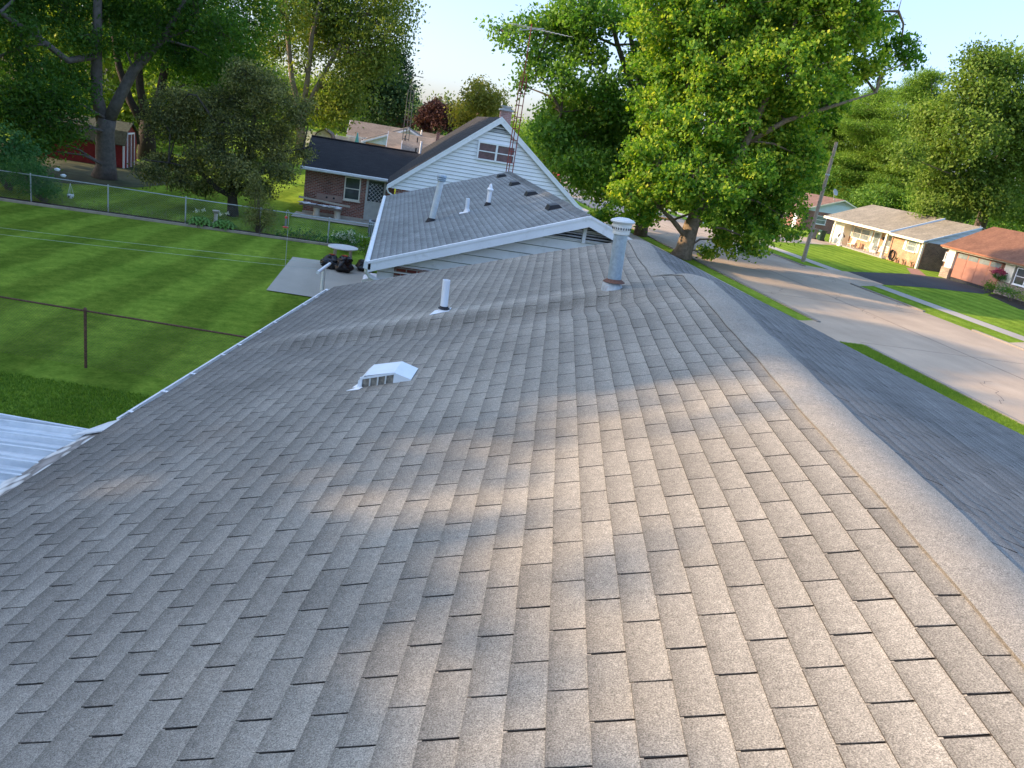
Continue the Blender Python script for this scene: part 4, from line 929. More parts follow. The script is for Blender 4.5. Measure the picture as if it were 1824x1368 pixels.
# big sunlit maple at the kerb
b0 = at(1215, 462, 44.8)
def P_(x, y, Y): return at(x, y, Y)
maple = tree('maple_tree', 'huge yellow green maple with thick forked trunk standing at the near kerb', 'tree', (17.28, 44.8),
  [([(17.2, 44.8, 0), (17.3, 44.8, .5), P_(1232, 400, 44.8), P_(1262, 360, 44.9)], [.72, .52, .46, .42]),
   ([P_(1232, 402, 44.8), P_(1250, 330, 45), P_(1240, 220, 45.5), P_(1215, 90, 46), P_(1200, -60, 46)], [.36, .30, .24, .18, .09]),
   ([P_(1238, 395, 44.8), P_(1285, 345, 44.4), P_(1330, 250, 44), P_(1390, 120, 44), P_(1430, 0, 44)], [.38, .32, .24, .16, .08]),
   ([P_(1330, 255, 44), P_(1400, 215, 43.5), P_(1480, 190, 43), P_(1560, 165, 43)], [.16, .14, .1, .04]),
   ([P_(1228, 430, 44.8), P_(1198, 392, 44.4), P_(1175, 370, 44)], [.18, .14, .08]),
   ([P_(1560, 60, 43.5), P_(1600, 20, 43.5), P_(1608, -10, 43.5)], [.05, .03, .01])],
  pxc([(1190, 30, 90, 55), (1290, 20, 100, 60), (1400, 15, 100, 60), (1500, 25, 90, 60), (1545, 45, 45, 40), (1200, 120, 80, 60), (1300, 120, 100, 70), (1410, 130, 100, 70), (1490, 120, 60, 50),
       (1180, 200, 60, 50), (1260, 220, 90, 60), (1370, 230, 90, 60), (1440, 190, 60, 45), (1170, 290, 75, 45), (1270, 300, 85, 50), (1380, 320, 75, 55), (1430, 280, 40, 50),
       (1120, 345, 45, 28), (1080, 385, 32, 14), (1140, 385, 40, 18), (1195, 350, 50, 25), (1330, 380, 60, 50), (1290, 425, 28, 32), (1345, 430, 28, 30), (1395, 385, 40, 45), (1255, 458, 18, 14), (1225, 330, 50, 30),
       (1605, 85, 32, 22), (1625, 110, 18, 12), (1560, 120, 35, 25), (1300, -60, 150, 50), (1480, -50, 110, 50), (1310, 255, 35, 25, 4), (1235, 310, 60, 35, -3), (1210, 345, 45, 22, -3), (1290, 345, 50, 28, -4), (1260, 385, 22, 16, -3), (1340, 300, 50, 35, -3), (1340, 180, 70, 60, 4), (1300, 60, 90, 60, 5), (1420, 60, 80, 60, 5), (1250, 150, 80, 60, 5)], 44.8, rt_, 2.2),
  lm_maple, plain('maple_bark', (.20, .155, .11), .95, .4, 6., bump=.03), leaf=.215, n_leaf=40, sig=.23, dens=2.8, tv=.22, seed=41, aspect=.75, droop=.6, limb_r=.06)
# darker tree behind it, nearer the white house
tree('maple_tree', 'darker green tree left of the big maple, reaching over the antenna tower', 'tree', (17.4, 54.1),
  [([(17.4, 54.1, 0), P_(1150, 370, 54), P_(1160, 300, 54), P_(1150, 240, 54.3)], [.5, .38, .34, .3]),
   ([P_(1155, 300, 54), P_(1130, 170, 54), P_(1100, 80, 54), P_(1075, -20, 54)], [.26, .22, .16, .08]),
   ([P_(1160, 290, 54), P_(1140, 150, 55), P_(1122, 60, 55), P_(1130, -40, 55)], [.24, .2, .15, .08]),
   ([P_(1105, 85, 54), P_(1050, 60, 54), P_(980, 60, 54), P_(905, 60, 54)], [.09, .08, .05, .02]),
   ([P_(1130, 200, 54), P_(1070, 190, 54), P_(1000, 200, 53)], [.12, .09, .05])],
  pxc([(1000, 70, 50, 42), (935, 50, 32, 22), (890, 55, 22, 14), (960, 100, 32, 20), (915, 75, 18, 12), (1050, 20, 70, 40), (1130, 10, 70, 45), (1045, 95, 40, 30), (1015, 140, 42, 22), (960, 130, 26, 14), (925, 150, 14, 16), (1060, 180, 55, 32), (1000, 200, 45, 35),
       (1100, 210, 60, 40), (1040, 240, 60, 45), (980, 245, 38, 38), (1110, 270, 70, 50), (1040, 300, 60, 40), (1000, 275, 35, 30), (1080, 335, 60, 32), (1150, 330, 60, 40), (1170, 250, 60, 60), (1010, 45, 50, 35), (1160, 90, 50, 50), (1020, 215, 60, 40, 4), (1080, 290, 70, 50, 5), (1190, 170, 40, 50), (1088, 150, 30, 28), (1140, 200, 50, 40), (1150, 130, 40, 40, 3)], 54, rt_, 2.5),
  lm_dark, bark, leaf=.27, n_leaf=30, sig=.42, dens=2.4, seed=43, aspect=.65, limb_r=.07)

# left yard trees
tree('locust_tree', 'forked locust tree with thick grey trunk in front of the red barn shed', 'tree', (-14.68, 42.7),
  [([(-14.68, 42.7, 0), (-14.6, 42.7, .6), P_(187, 235, 42.7), P_(190, 212, 42.7)], [.62, .48, .42, .44]),
   ([P_(184, 215, 42.7), P_(172, 170, 42.6), P_(172, 90, 42.4), P_(175, -40, 42)], [.33, .27, .24, .16]),
   ([P_(192, 218, 42.7), P_(212, 175, 42.7), P_(238, 125, 42.6), P_(290, 70, 42.5), P_(340, -20, 42.4)], [.30, .26, .24, .16, .08]),
   ([P_(172, 100, 42.4), P_(120, 108, 41), P_(75, 72, 40), P_(0, 22, 39)], [.16, .15, .14, .10]),
   ([P_(80, 78, 40), P_(40, 82, 40), P_(0, 100, 40), P_(-20, 160, 40)], [.07, .07, .06, .05])],
  pxc([(20, 10, 60, 35), (110, 10, 60, 35), (200, 20, 60, 40), (280, 40, 60, 40), (350, 20, 60, 45), (60, 45, 30, 16), (150, 70, 40, 25), (230, 85, 45, 22), (310, 95, 45, 25), (350, 110, 45, 28), (115, 130, 40, 24), (150, 150, 22, 14), (400, 60, 50, 40), (400, 120, 40, 25), (40, -40, 90, 40), (200, -50, 90, 40), (360, -40, 80, 40),
        (120, -120, 120, 60), (280, -120, 120, 60), (60, -160, 100, 60), (200, -220, 110, 60), (330, -210, 90, 60), (30, 60, 40, 25, -3), (60, 120, 50, 25, -3), (20, 200, 40, 30, -4), (85, 250, 36, 20, -4), (60, 265, 36, 18, -4), (115, 240, 24, 16, -4), (95, 165, 48, 28, -4), (60, 190, 50, 28, -4), (110, 215, 35, 24, -4), (70, 228, 48, 20, -4), (25, 160, 30, 18, -4), (140, 185, 12, 14, -4)], 42.5, rt_, 1.6, .9),
  lm_left, plain('grey_bark', (.13, .115, .10), .95, .3, 5., bump=.03), leaf=.20, n_leaf=42, sig=.34, dens=3.6, seed=51, aspect=.4, droop=.2, flat=.5, limb_r=.05)
tree('shade_tree', 'dark many stemmed tree just right of the red barn shed', 'tree', (-16.3, 55),
  [([(-16.3, 55, 0), P_(262, 240, 55), P_(262, 215, 55)], [.6, .5, .45]),
   ([P_(255, 220, 55), P_(232, 180, 55), P_(212, 120, 55), P_(195, 20, 55)], [.3, .24, .2, .12]),
   ([P_(262, 218, 55), P_(250, 160, 55), P_(245, 90, 55), P_(240, -20, 55)], [.28, .24, .2, .12]),
   ([P_(268, 220, 55), P_(285, 165, 55), P_(300, 90, 55), P_(320, -10, 55)], [.3, .26, .2, .12])],
  pxc([(240, 30, 70, 40), (330, 60, 70, 40), (400, 90, 70, 45), (440, 40, 60, 45), (330, 120, 60, 30), (390, 150, 50, 28), (250, 90, 50, 28), (430, 130, 50, 35), (300, -30, 100, 40), (430, -30, 80, 40), (300, -110, 110, 60), (420, -110, 100, 60), (360, -180, 90, 50)], 55, rt_, 2),
  lm_left, plain('black_bark', (.035, .028, .022), .95, .4, 6., bump=.03), leaf=.22, n_leaf=36, sig=.45, dens=2.6, seed=53, aspect=.45, flat=.4)
tree('apple_tree', 'scrubby olive leaved tree with drooping twigs behind the hostas', 'tree', (-7.1, 36.3),
  [([(-7.1, 36.3, 0), P_(414, 350, 36.3), P_(418, 335, 36.3)], [.26, .2, .2]),
   ([P_(414, 350, 36.3), P_(385, 335, 36.1), P_(350, 300, 36), P_(300, 290, 36)], [.14, .12, .08, .03]),
   ([P_(418, 340, 36.3), P_(405, 290, 36.3), P_(385, 220, 36.2), P_(350, 170, 36)], [.13, .1, .07, .03]),
   ([P_(420, 338, 36.3), P_(440, 280, 36.4), P_(455, 200, 36.5), P_(440, 130, 36.5)], [.13, .1, .07, .03]),
   ([P_(420, 342, 36.3), P_(460, 310, 36.3), P_(500, 270, 36.3), P_(540, 265, 36.3)], [.11, .08, .05, .02])],
  pxc([(320, 185, 45, 30), (375, 190, 45, 32), (430, 175, 50, 38), (490, 180, 45, 32), (530, 200, 28, 30), (300, 225, 42, 28), (350, 235, 48, 30), (420, 235, 50, 35), (485, 240, 45, 35), (440, 130, 35, 25), (300, 290, 50, 20), (350, 290, 30, 18), (260, 305, 30, 18), (380, 275, 35, 22), (440, 290, 35, 25), (500, 285, 35, 20), (535, 270, 22, 16), (320, 322, 40, 14), (400, 320, 40, 20), (455, 335, 35, 20), (360, 335, 30, 14), (500, 310, 30, 20), (420, 300, 40, 25, 35.0-36.3), (470, 150, 30, 25), (280, 200, 22, 18)], 36.3, rt_, 1.0, .8),
  lm_olive, plain('apple_bark', (.06, .05, .04), .95, .4, 6.), leaf=.115, n_leaf=48, sig=.20, dens=8.5, tv=.25, seed=55, aspect=.55, twigs=.6, limb_r=.03)
tree('tall_shade_tree', 'tall light green tree rising behind the end of the black roofed wing', 'tree', (-9.57, 79.3),
  [([(-9.57, 79.3, 0), P_(536, 230, 79.3), P_(538, 200, 79.3)], [.5, .4, .38]),
   ([P_(537, 210, 79.3), P_(520, 140, 79), P_(512, 60, 79), P_(510, -20, 79)], [.3, .24, .2, .1]),
   ([P_(538, 208, 79.3), P_(548, 140, 79), P_(556, 60, 79), P_(575, -20, 79)], [.28, .24, .2, .1]),
   ([P_(540, 205, 79.3), P_(565, 155, 79), P_(600, 90, 79), P_(650, 30, 79)], [.28, .24, .18, .08])],
  pxc([(500, 20, 50, 40), (570, 20, 60, 40), (640, 30, 60, 45), (700, 15, 40, 35), (690, 60, 36, 35), (640, 90, 50, 40), (590, 80, 40, 30), (480, 80, 40, 30), (670, 115, 38, 25), (610, 150, 40, 30), (570, 190, 40, 30), (600, 200, 35, 22), (540, 110, 20, 14), (520, 230, 22, 20), (550, -30, 100, 40), (680, -30, 60, 35), (625, 175, 30, 24), (560, 60, 50, 40, 5)], 79, rt_, 3),
  leaf_mat('elm_leaf', [(0, (.06, .12, .02)), (.5, (.13, .19, .03)), (1, (.26, .30, .05))], .42), bark_lt, leaf=.30, n_leaf=34, sig=.6, dens=1.5, seed=57, droop=.8, limb_r=.1)
tree('dense_tree', 'dense dark tree behind the brown roofed bungalow', 'tree', (-4.5, 98), [([(-4.5, 98, 0), (-4.3, 98, 4), (-3.5, 98, 8)], [.5, .4, .2])],
  pxc([(690, 125, 38, 30), (665, 150, 42, 30), (700, 165, 32, 28), (640, 180, 40, 28), (680, 195, 40, 22), (700, 100, 22, 20), (650, 120, 35, 25), (720, 150, 14, 16)], 98, rt_, 3), leaf_mat('deep_leaf', [(0, (.015, .045, .018)), (.5, (.03, .075, .025)), (1, (.06, .11, .03))], .3), bark, leaf=.4, n_leaf=40, sig=.7, dens=1.2, seed=59)
tree('plum_tree', 'round purple leaved plum tree beyond the orange roof', 'tree', (3.2, 92), [([(3.2, 92, 0), (3.3, 92, 3.4)], [.25, .18])],
  pxc([(765, 208, 22, 20), (790, 205, 22, 22), (778, 195, 24, 14), (800, 218, 14, 14), (755, 218, 16, 12)], 92, rt_, 1.5), lm_plum, bark, leaf=.3, n_leaf=34, sig=.4, dens=2.5, seed=61)
tree('plum_tree', 'small purple leaved tree left of the far antenna tower', 'tree', (-.7, 100), [([(-.7, 100, 0), (-.7, 100, 2.6)], [.2, .14])],
  pxc([(710, 216, 12, 10), (720, 218, 10, 9)], 100, rt_, 1), lm_plum, bark, leaf=.3, n_leaf=30, sig=.4, dens=2.5, seed=62)
tree('poplar_tree', 'yellow green tree rising behind the chimney of the white house', 'tree', (7.4, 84), [([(7.4, 84, 0), (7.3, 84, 5), (7.2, 84, 9)], [.35, .25, .1])],
  pxc([(845, 175, 26, 24), (860, 160, 24, 14), (835, 200, 28, 20), (865, 190, 26, 22), (825, 215, 22, 14), (885, 185, 16, 22), (890, 205, 14, 14)], 84, rt_, 2),
  leaf_mat('poplar_leaf', [(0, (.10, .13, .02)), (.5, (.19, .20, .03)), (1, (.28, .27, .05))], .45), bark_lt, leaf=.28, n_leaf=34, sig=.45, dens=2.2, seed=63)
tree('pale_tree', 'pale hazy tree standing beside the far antenna tower', 'tree', (0.5, 125), [([(.5, 125, 0), (.5, 125, 6)], [.3, .2])],
  pxc([(728, 175, 12, 12), (730, 195, 16, 16), (745, 205, 16, 14)], 125, rt_, 1), leaf_mat('pale_leaf', [(0, (.12, .19, .09)), (.5, (.17, .25, .11)), (1, (.24, .31, .15))], .4), bark, leaf=.5, n_leaf=30, sig=.7, dens=1.2, seed=64)

# across the street, pines and broad tree
for k, (px, top, X_, Y_, lb) in enumerate(((1400, 190, 42, 122, 'leftmost layered pine beside the big maple'), (1475, 175, 46, 118, 'layered pine above the satellite dish'), (1550, 165, 48, 112, 'layered pine behind the tan roofed house'), (1625, 140, 51, 106, 'tallest layered pine left of the broad tree at right'))):
    cl_ = []; y_ = top
    xo = at(px, 340, Y_)[0]
    while y_ < 400:
        f_ = min(1, .42+(y_-top)/110.)
        for j in range(3): cl_.append((px-(y_-270)*.22+rt_.uniform(-40, 40)*f_, y_+rt_.uniform(-5, 5), 42*f_+10, 10, rt_.uniform(-3, 3)))
        y_ += 15
    tree('pine_tree', lb, 'tree', (xo, Y_), [([(xo, Y_, 0), (xo, Y_, 6), (xo+.2, Y_, 12)], [.35, .25, .1])], pxc(cl_, Y_, rt_), lm_pine, bark, leaf=.36, n_leaf=36, sig=.6, dens=1.5, seed=70+k, aspect=.22, flat=.6, group='pines behind the houses across the street', zsig=.18)
tree('broad_tree', 'broad full tree at the right edge behind the rust brown roof', 'tree', (58, 72),
  [([(58, 72, 0), (58, 72, 7), (57, 72, 13)], [.7, .5, .25]), ([(58, 72, 6), (60.5, 72, 11), (62, 71, 15)], [.35, .25, .1])],
  pxc([(1760, 110, 50, 28), (1800, 130, 60, 40), (1740, 160, 55, 40), (1700, 200, 40, 34), (1790, 200, 70, 45), (1730, 240, 60, 40), (1680, 270, 36, 34), (1790, 280, 70, 45), (1720, 310, 55, 40), (1770, 350, 60, 35), (1660, 320, 35, 30), (1700, 365, 40, 25), (1820, 370, 50, 35), (1850, 220, 60, 80), (1840, 320, 50, 60), (1655, 200, 25, 25), (1650, 240, 35, 30), (1620, 280, 30, 25), (1660, 370, 30, 22)], 68, rt_, 3),
  leaf_mat('broad_leaf', [(0, (.07, .14, .02)), (.5, (.14, .23, .03)), (1, (.25, .34, .06))], .42), bark, leaf=.30, n_leaf=34, sig=.5, dens=1.9, seed=81, aspect=.6)
# background copse masses
def wood(name, spec, lm_, seed, dens=.7, leaf=.6, nl=36, sig=1.0):
    rg = np.random.default_rng(seed); cl_ = []
    for (x, y, z, r) in spec: cl_.append(((x, y, z), (r, r*.8, r*.85)))
    pts, own_, tone = subclusters(cl_, rg, dens); o = leaf_mesh(name, pts, leaf, None, lm_, tone, nl, sig, seed=seed); return tag(o, kind='stuff')
rw = np.random.default_rng(9)
far = [(x, 165+rw.uniform(-12, 25), rw.uniform(2, 6), rw.uniform(5, 8)) for x in np.arange(-110, 150, 6.0)]
o = wood('distant_treeline', far, leaf_mat('far_leaf', [(0, (.07, .11, .05)), (.5, (.11, .16, .06)), (1, (.17, .21, .08))], .35), 90, .35, 1.0, 26, 1.3)
tag(o, 'hazy line of far trees along the horizon', 'treeline')
lf = [(x, y, z+rw.uniform(-1, 1.5), rw.uniform(2.5, 4)) for x in np.arange(-50, -17, 3.2) for y, z in ((66, 2.5), (68, 6.5), (70, 10.5))]+[(x, 110, rw.uniform(2, 7), 4.5) for x in np.arange(-70, -5, 5)]
o = wood('sunlit_thicket', lf, lm_yel, 91, .8, .4, 34, .8); tag(o, 'sunlit yellow green thicket seen between the left trunks', 'thicket')
rf_ = [(x, y, rw.uniform(1.5, 6), rw.uniform(3, 4.5)) for x, y in ((60, 96), (66, 92), (70, 84), (72, 76), (76, 66), (64, 102), (56, 106), (34, 150), (40, 155), (46, 160), (26, 150), (10, 120), (16, 128), (22, 136), (70, 60))]
o = wood('back_thicket', rf_, lm_pine, 92, .8, .4, 34, .8); tag(o, 'mass of green growth filling gaps behind the pines and street end', 'thicket')

# off to the left, the row of yard trees whose shade falls over lawn and roofs
def yard_tree(x, y, h, r, seed, label, dn=2.0):
    rg = np.random.default_rng(seed); cl_ = []
    for k in range(46):
        a = rg.uniform(0, 6.28); z = rg.uniform(.25, .90)*h; q = rg.uniform(0, 1)**.5*r*min(1, 1.25-abs(z/h-.5)); cr = rg.uniform(1.3, 2.0)
        cl_.append(((x+q*math.cos(a), y+q*math.sin(a), min(z, h-cr)), (cr,)*3))
    return tree('yard_tree', label, 'tree', (x, y), [([(x, y, 0), (x, y, h*.5), (x, y, h*.85)], [.4, .3, .1])], cl_, lm_left, bark, leaf=.38, n_leaf=28, sig=.42, dens=dn, seed=seed, twigs=.1, group='yard trees left of the lawn')
YT = [(-22, 3.2, 12.1, 4.3), (-21.5, 11.2, 15.2, 4.4), (-23, 18.5, 17.0, 4.8), (-24.5, 26, 17.6, 5.0), (-25, 34, 19.0, 5.0), (-26, 42, 19.5, 5.0), (-22, -4.6, 11.6, 4.8)]
for k, (x, y, h, r) in enumerate(YT): yard_tree(x, y, h, r, 100+k, 'broad green yard tree of the row standing left of the lawn', 1.5 if k in (0, 1) else 2.0)

# ------------------------------------------------------------------ red barn shed
sh = thing('barn_shed', 'red barn shed with weathered gambrel roof behind the forked trunk', 'shed', (-17, 49.5, 0))
bx0, bx1, by0, by1 = -20.2, -15.6, 48.4, 50.7
MB().box(bx0, bx1, by0, by1, 0, 1.35).prism([(bx1-.02, by0, 1.35), (bx1-.02, by1, 1.35), (bx1-.02, by1-.25, 1.95), (bx1-.02, (by0+by1)/2, 2.38), (bx1-.02, by0+.25, 1.95)], (.02, 0, 0)).build('wall', redpaint, sh)
g = MB(); yc = (by0+by1)/2
for (p, q) in (((by0-.12, 1.25), (by0+.22, 1.98)), ((by0+.22, 1.98), (yc, 2.45)), ((yc, 2.45), (by1-.22, 1.98)), ((by1-.22, 1.98), (by1+.12, 1.25))):
    g.prism([(bx0-.1, p[0], p[1]), (bx0-.1, q[0], q[1]), (bx0-.1, q[0], q[1]+.05), (bx0-.1, p[0], p[1]+.05)], (bx1-bx0+.25, 0, 0))
g.build('roof', plain('mossy_roof', (.07, .08, .055), .95, .4, 7.), sh)
MB().box(bx1-.04, bx1+.05, by0-.04, by0+.03, 0, 1.35).box(bx1, bx1+.05, yc-.62, yc-.55, .0, 1.9).box(bx1, bx1+.05, yc+.55, yc+.62, 0, 1.9).box(bx1, bx1+.05, yc-.62, yc+.62, 1.86, 1.95).box(bx1, bx1+.055, yc-.03, yc+.03, 0, 1.86).build('trim', white, sh)
MB().box(bx1, bx1+.035, yc-.55, yc+.55, 0, 1.86).build('door', plain('old_red_door', (.16, .05, .04), .8, .3, 5., dirt=(.2, .2, .18)), sh)

# ------------------------------------------------------------------ yard things
tb = thing('patio_table', 'round pale patio table on slender legs above the trash bags', 'table', (-1.68, 27.9, 0))
MB().lathe((-1.68, 27.9, .70), [(.0, 0), (.50, 0), (.53, .01), (.53, .035), (.50, .045), (.46, .037), (0, .037)], 28).build('tabletop', plain('table_resin', (.60, .60, .57), .6, .06, 4., dirt=(.35, .30, .28)), tb)
for a in (0.7, 2.3, 3.9, 5.5): MB().tube([(-1.68+.36*math.cos(a), 27.9+.36*math.sin(a), .70), (-1.68+.42*math.cos(a), 27.9+.42*math.sin(a), .03)], .03, 8).build('leg', stone, tb)
def bag(x, y, r, h, seed, lb, tie=True):
    t_ = thing('trash_bag', lb, 'trash bag', (x, y, 0), 0, 'bags on the patio')
    MB().blob((x, y, h*.42), (r*1.05, r, h*.44), 16, .30, seed).blob((x+.02, y, h*.72), (r*.72, r*.66, h*.30), 14, .5, seed+9).build('sack', bagm, t_, smooth=True)
    if tie: MB().blob((x+.03, y-.02, h+.02), (r*.34, r*.14, .028), 8, .6, seed+3).build('drawstring', plain('orange_tie', (.45, .07, .03), .6), t_)
bag(-2.02, 27.35, .30, .50, 3, 'black trash bag with red drawstring left of the tallest one')
bag(-1.55, 27.0, .27, .58, 5, 'tallest black trash bag in front of the patio table')
bag(-.85, 27.75, .30, .42, 7, 'slumped dark bag beside the gutter of the grey roof', False)
cp = thing('clothesline_pole', 'white pipe clothesline post with slanting crossbar beside the gutter', 'clothesline post', (-1.52, 18.6, 0))
MB().tube([(-1.52, 18.62, 0), (-1.52, 18.62, 1.75)], .045, 12).build('post', white, cp)
MB().tube([(-1.60, 18.0, 1.76), (-1.44, 19.22, 1.76)], .040, 12).build('crossbar', white, cp)
for k, (y, lb) in enumerate(((18.25, 'nearer white clothesline wire stretched over the lawn'), (18.98, 'farther white clothesline wire stretched over the lawn'))):
    pts = [(-1.6-i*1.2, y-.1*i*.25, 1.79-.14*math.sin(math.pi*min(1, i/14))) for i in range(15)]
    tag(MB().tube(pts, .0026, 4).build('clothesline', plain('line_wire', (.5, .55, .5), .6)), lb, 'clothesline', 'clotheslines over the lawn')
wb = thing('deck_box', 'white plastic storage box with domed lid under the downspout', 'storage box', (-.25, 22.7, 0))
MB().box(-.72, .1, 22.45, 23.05, 0, .62).build('body', white, wb)
MB().prism([(-.76, 22.4, .62), (.14, 22.4, .62), (.10, 22.4, .84), (-.1, 22.4, .90), (-.5, 22.4, .90), (-.72, 22.4, .82)], (0, .7, 0)).build('lid', white, wb)
MB().box(-.55, -.1, 22.43, 22.45, .3, .58).build('side_panel', dark, wb)
ac = thing('air_conditioner', 'grey air conditioner unit behind the wire fence near the grey gutter', 'air conditioner', (-.75, 35.2, 0))
MB().box(-1.1, -.35, 34.8, 35.6, 0, .82).build('cabinet', plain('ac_gray', (.30, .33, .34), .6), ac)
MB().lathe((-.72, 35.2, .82), [(.3, 0), (.3, .03), (.05, .05), (0, .05)], 16).build('fan_guard', dark, ac)
g = MB()
for k in range(9): g.box(-1.08+.085*k, -1.05+.085*k, 34.785, 34.8, .08, .76)
g.build('grille', dark, ac)
# flowering bush by the patio, shrubs
def shrub(name, label, loc, clumps, lm_, leaf=.09, nl=40, sig=.12, dens=14, seed=0, cat='shrub', group=None, flowers=None, fl_n=30):
    t_ = thing(name, label, cat, (*loc, 0), 0, group); rg = np.random.default_rng(seed)
    st_ = MB(); pts, own_, tone = subclusters(clumps, rg, dens)
    for k in range(0, len(pts), 3): st_.tube([(loc[0]+rg.uniform(-.1, .1), loc[1]+rg.uniform(-.1, .1), 0), pts[k]], [.015, .004], 4, cap=False)
    st_.build('stem', bark, t_); leaf_mesh('foliage', pts, leaf, t_, lm_, tone, nl, sig, seed=seed)
    if flowers is not None:
        top = pts[np.argsort(-(pts[:, 2]-.25*pts[:, 1]))][:fl_n]; leaf_mesh('blossom', top+np.array([0, -.05, .08]), leaf*.6, t_, flowers, None, 26, .06, .9, 1.0, seed+5)
    return t_
shrub('hydrangea', 'white flowering bush behind the round patio table', (-1.7, 31.3), [((-1.9, 31.2, .45), (.45, .4, .4)), ((-1.4, 31.1, .4), (.45, .4, .38)), ((-1.1, 31.1, .3), (.3, .3, .3))], lm_bush, seed=201, flowers=lm_flower)
shrub('garden_shrub', 'light green shrub beside the grey gutter, right of the table', (-.85, 29.6), [((-.85, 29.6, .5), (.35, .4, .45)), ((-.7, 29.2, .3), (.3, .3, .3))], lm_pine, seed=203)
shrub('fern_shrub', 'feathery blue green shrub overhanging the fence at far left', (-13.6, 33.1), [((-14.2, 33.2, .9), (.9, .6, .75)), ((-13.6, 32.9, .55), (.6, .5, .5)), ((-13.2, 32.9, .35), (.4, .4, .35))], lm_bush, .07, 60, .16, 12, 205)
shrub('elder_shrub', 'broad leafy shrub at the left frame edge above the fence', (-15.6, 34.8), [((-16.0, 34.6, 1.6), (1.3, .9, .9)), ((-14.9, 34.6, 1.4), (.8, .7, .7)), ((-15.2, 34.2, .9), (.8, .6, .7)), ((-16.6, 34.4, .9), (.9, .7, .9))], lm_bush, .16, 40, .25, 5, 207)
shrub('climbing_vine', 'tall straggly vine bush growing through the wire fence', (-5.36, 32.5), [((-5.4, 32.5, .6), (.55, .3, .55)), ((-5.45, 32.5, 1.4), (.4, .3, .5)), ((-5.0, 32.4, .7), (.3, .3, .4)), ((-5.5, 32.6, 2.0), (.3, .3, .4))], lm_olive, .07, 40, .14, 16, 209)
for k, (x, lb) in enumerate(((-7.55, 'left hosta clump with broad bright leaves by the bird bath'), (-6.65, 'right hosta clump with broad bright leaves by the bird bath'))):
    t_ = thing('hosta', lb, 'plant', (x, 32.35, 0), 0, 'hostas in the flower bed'); g = MB(); rg = np.random.default_rng(k)
    for j in range(46):
        a = j*2.399; rr_ = .12+.45*(j/46)**.6; z1 = .38-.25*(j/46); d = np.array([math.cos(a), math.sin(a), 0]); s_ = np.array([-d[1], d[0], 0])*.09
        c = np.array([x, 32.35, 0.02]); p1 = c+d*rr_*.45+np.array([0, 0, z1]); p2 = c+d*rr_*.8+np.array([0, 0, z1+.03]); p3 = c+d*rr_*1.15+np.array([0, 0, z1-.10])
        g.add([p1, p2+s_, p3, p2-s_], [(0, 1, 2, 3)]); g.tube([c, p1], .006, 4, cap=False)
    g.build('leaves', plain('hosta_leaf', (.12, .25, .05), .5, .25, 6.), t_)
    leaf_mesh('blossom', [(x-.15, 32.3, .62), (x+.1, 32.3, .66)], .06, t_, lm_flower, None, 30, .05, .7, seed=4)
bb = thing('bird_bath', 'pale stone bird bath pedestal between the hostas and the apple trunk', 'bird bath', (-7.2, 33.4, 0))
MB().lathe((-7.2, 33.4, 0), [(.16, 0), (.16, .05), (.10, .1), (.07, .3), (.08, .45), (.13, .5)], 16).build('pedestal', stone, bb); MB().lathe((-7.2, 33.4, .5), [(.1, 0), (.15, .05), (.15, .07), (.11, .05), (0, .04)], 18).build('bowl', stone, bb)
fd = thing('bird_feeder', 'red hummingbird feeder on a thin pole in the lawn', 'bird feeder', (-3.46, 26.74, 0))
MB().tube([(-3.46, 26.74, 0), (-3.46, 26.74, 1.85), (-3.50, 26.74, 1.9), (-3.54, 26.74, 1.85), (-3.54, 26.74, 1.7)], .009, 6).build('pole', galv2, fd)
fm = plain('feeder_red', (.55, .08, .06), .4); MB().lathe((-3.54, 26.74, 1.30), [(.03, 0), (.09, .01), (.10, .04), (.04, .06)], 12).lathe((-3.54, 26.74, 1.62), [(.05, 0), (.05, .06), (.01, .08)], 10).build('feeder', fm, fd)
MB().lathe((-3.54, 26.74, 1.36), [(.035, 0), (.04, .26)], 10).build('bottle', glass_pale, fd)
hk = thing('solar_lamp', 'shepherd hook with two white glass blossoms near the left shrub', 'garden lamp', (-13.05, 33.4, 0))
MB().tube([(-13.05, 33.4, 0), (-13.05, 33.4, 1.0), (-13.10, 33.4, 1.25), (-13.2, 33.4, 1.3)], .008, 5).tube([(-13.05, 33.4, .9), (-12.92, 33.4, 1.1), (-12.8, 33.4, .95), (-12.74, 33.4, .85)], .008, 5).build('hook', graysteel, hk)
for (x, z) in ((-13.2, 1.28), (-12.98, 1.08)): MB().blob((x, 33.4, z), (.10, .06, .06), 8, .4, 3).build('glass_blossom', plain('blossom_white', (.8, .84, .86), .3), hk)
hb2 = thing('hanging_pot', 'small white pot hanging on strings from the shepherd hook', 'hanging pot', (-12.74, 33.4, .25))
MB().lathe((-12.74, 33.4, .22), [(.05, 0), (.11, .06), (.13, .16), (.12, .16), (0, .12)], 14).build('pot', white, hb2)
g = MB()
for a in (0, 2.1, 4.2): g.tube([(-12.74, 33.4, .82), (-12.74+.12*math.cos(a), 33.4+.12*math.sin(a), .38)], .005, 4)
g.build('string', white, hb2); MB().box(-12.77, -12.72, 33.26, 33.28, .27, .33).build('emblem', dark, hb2)
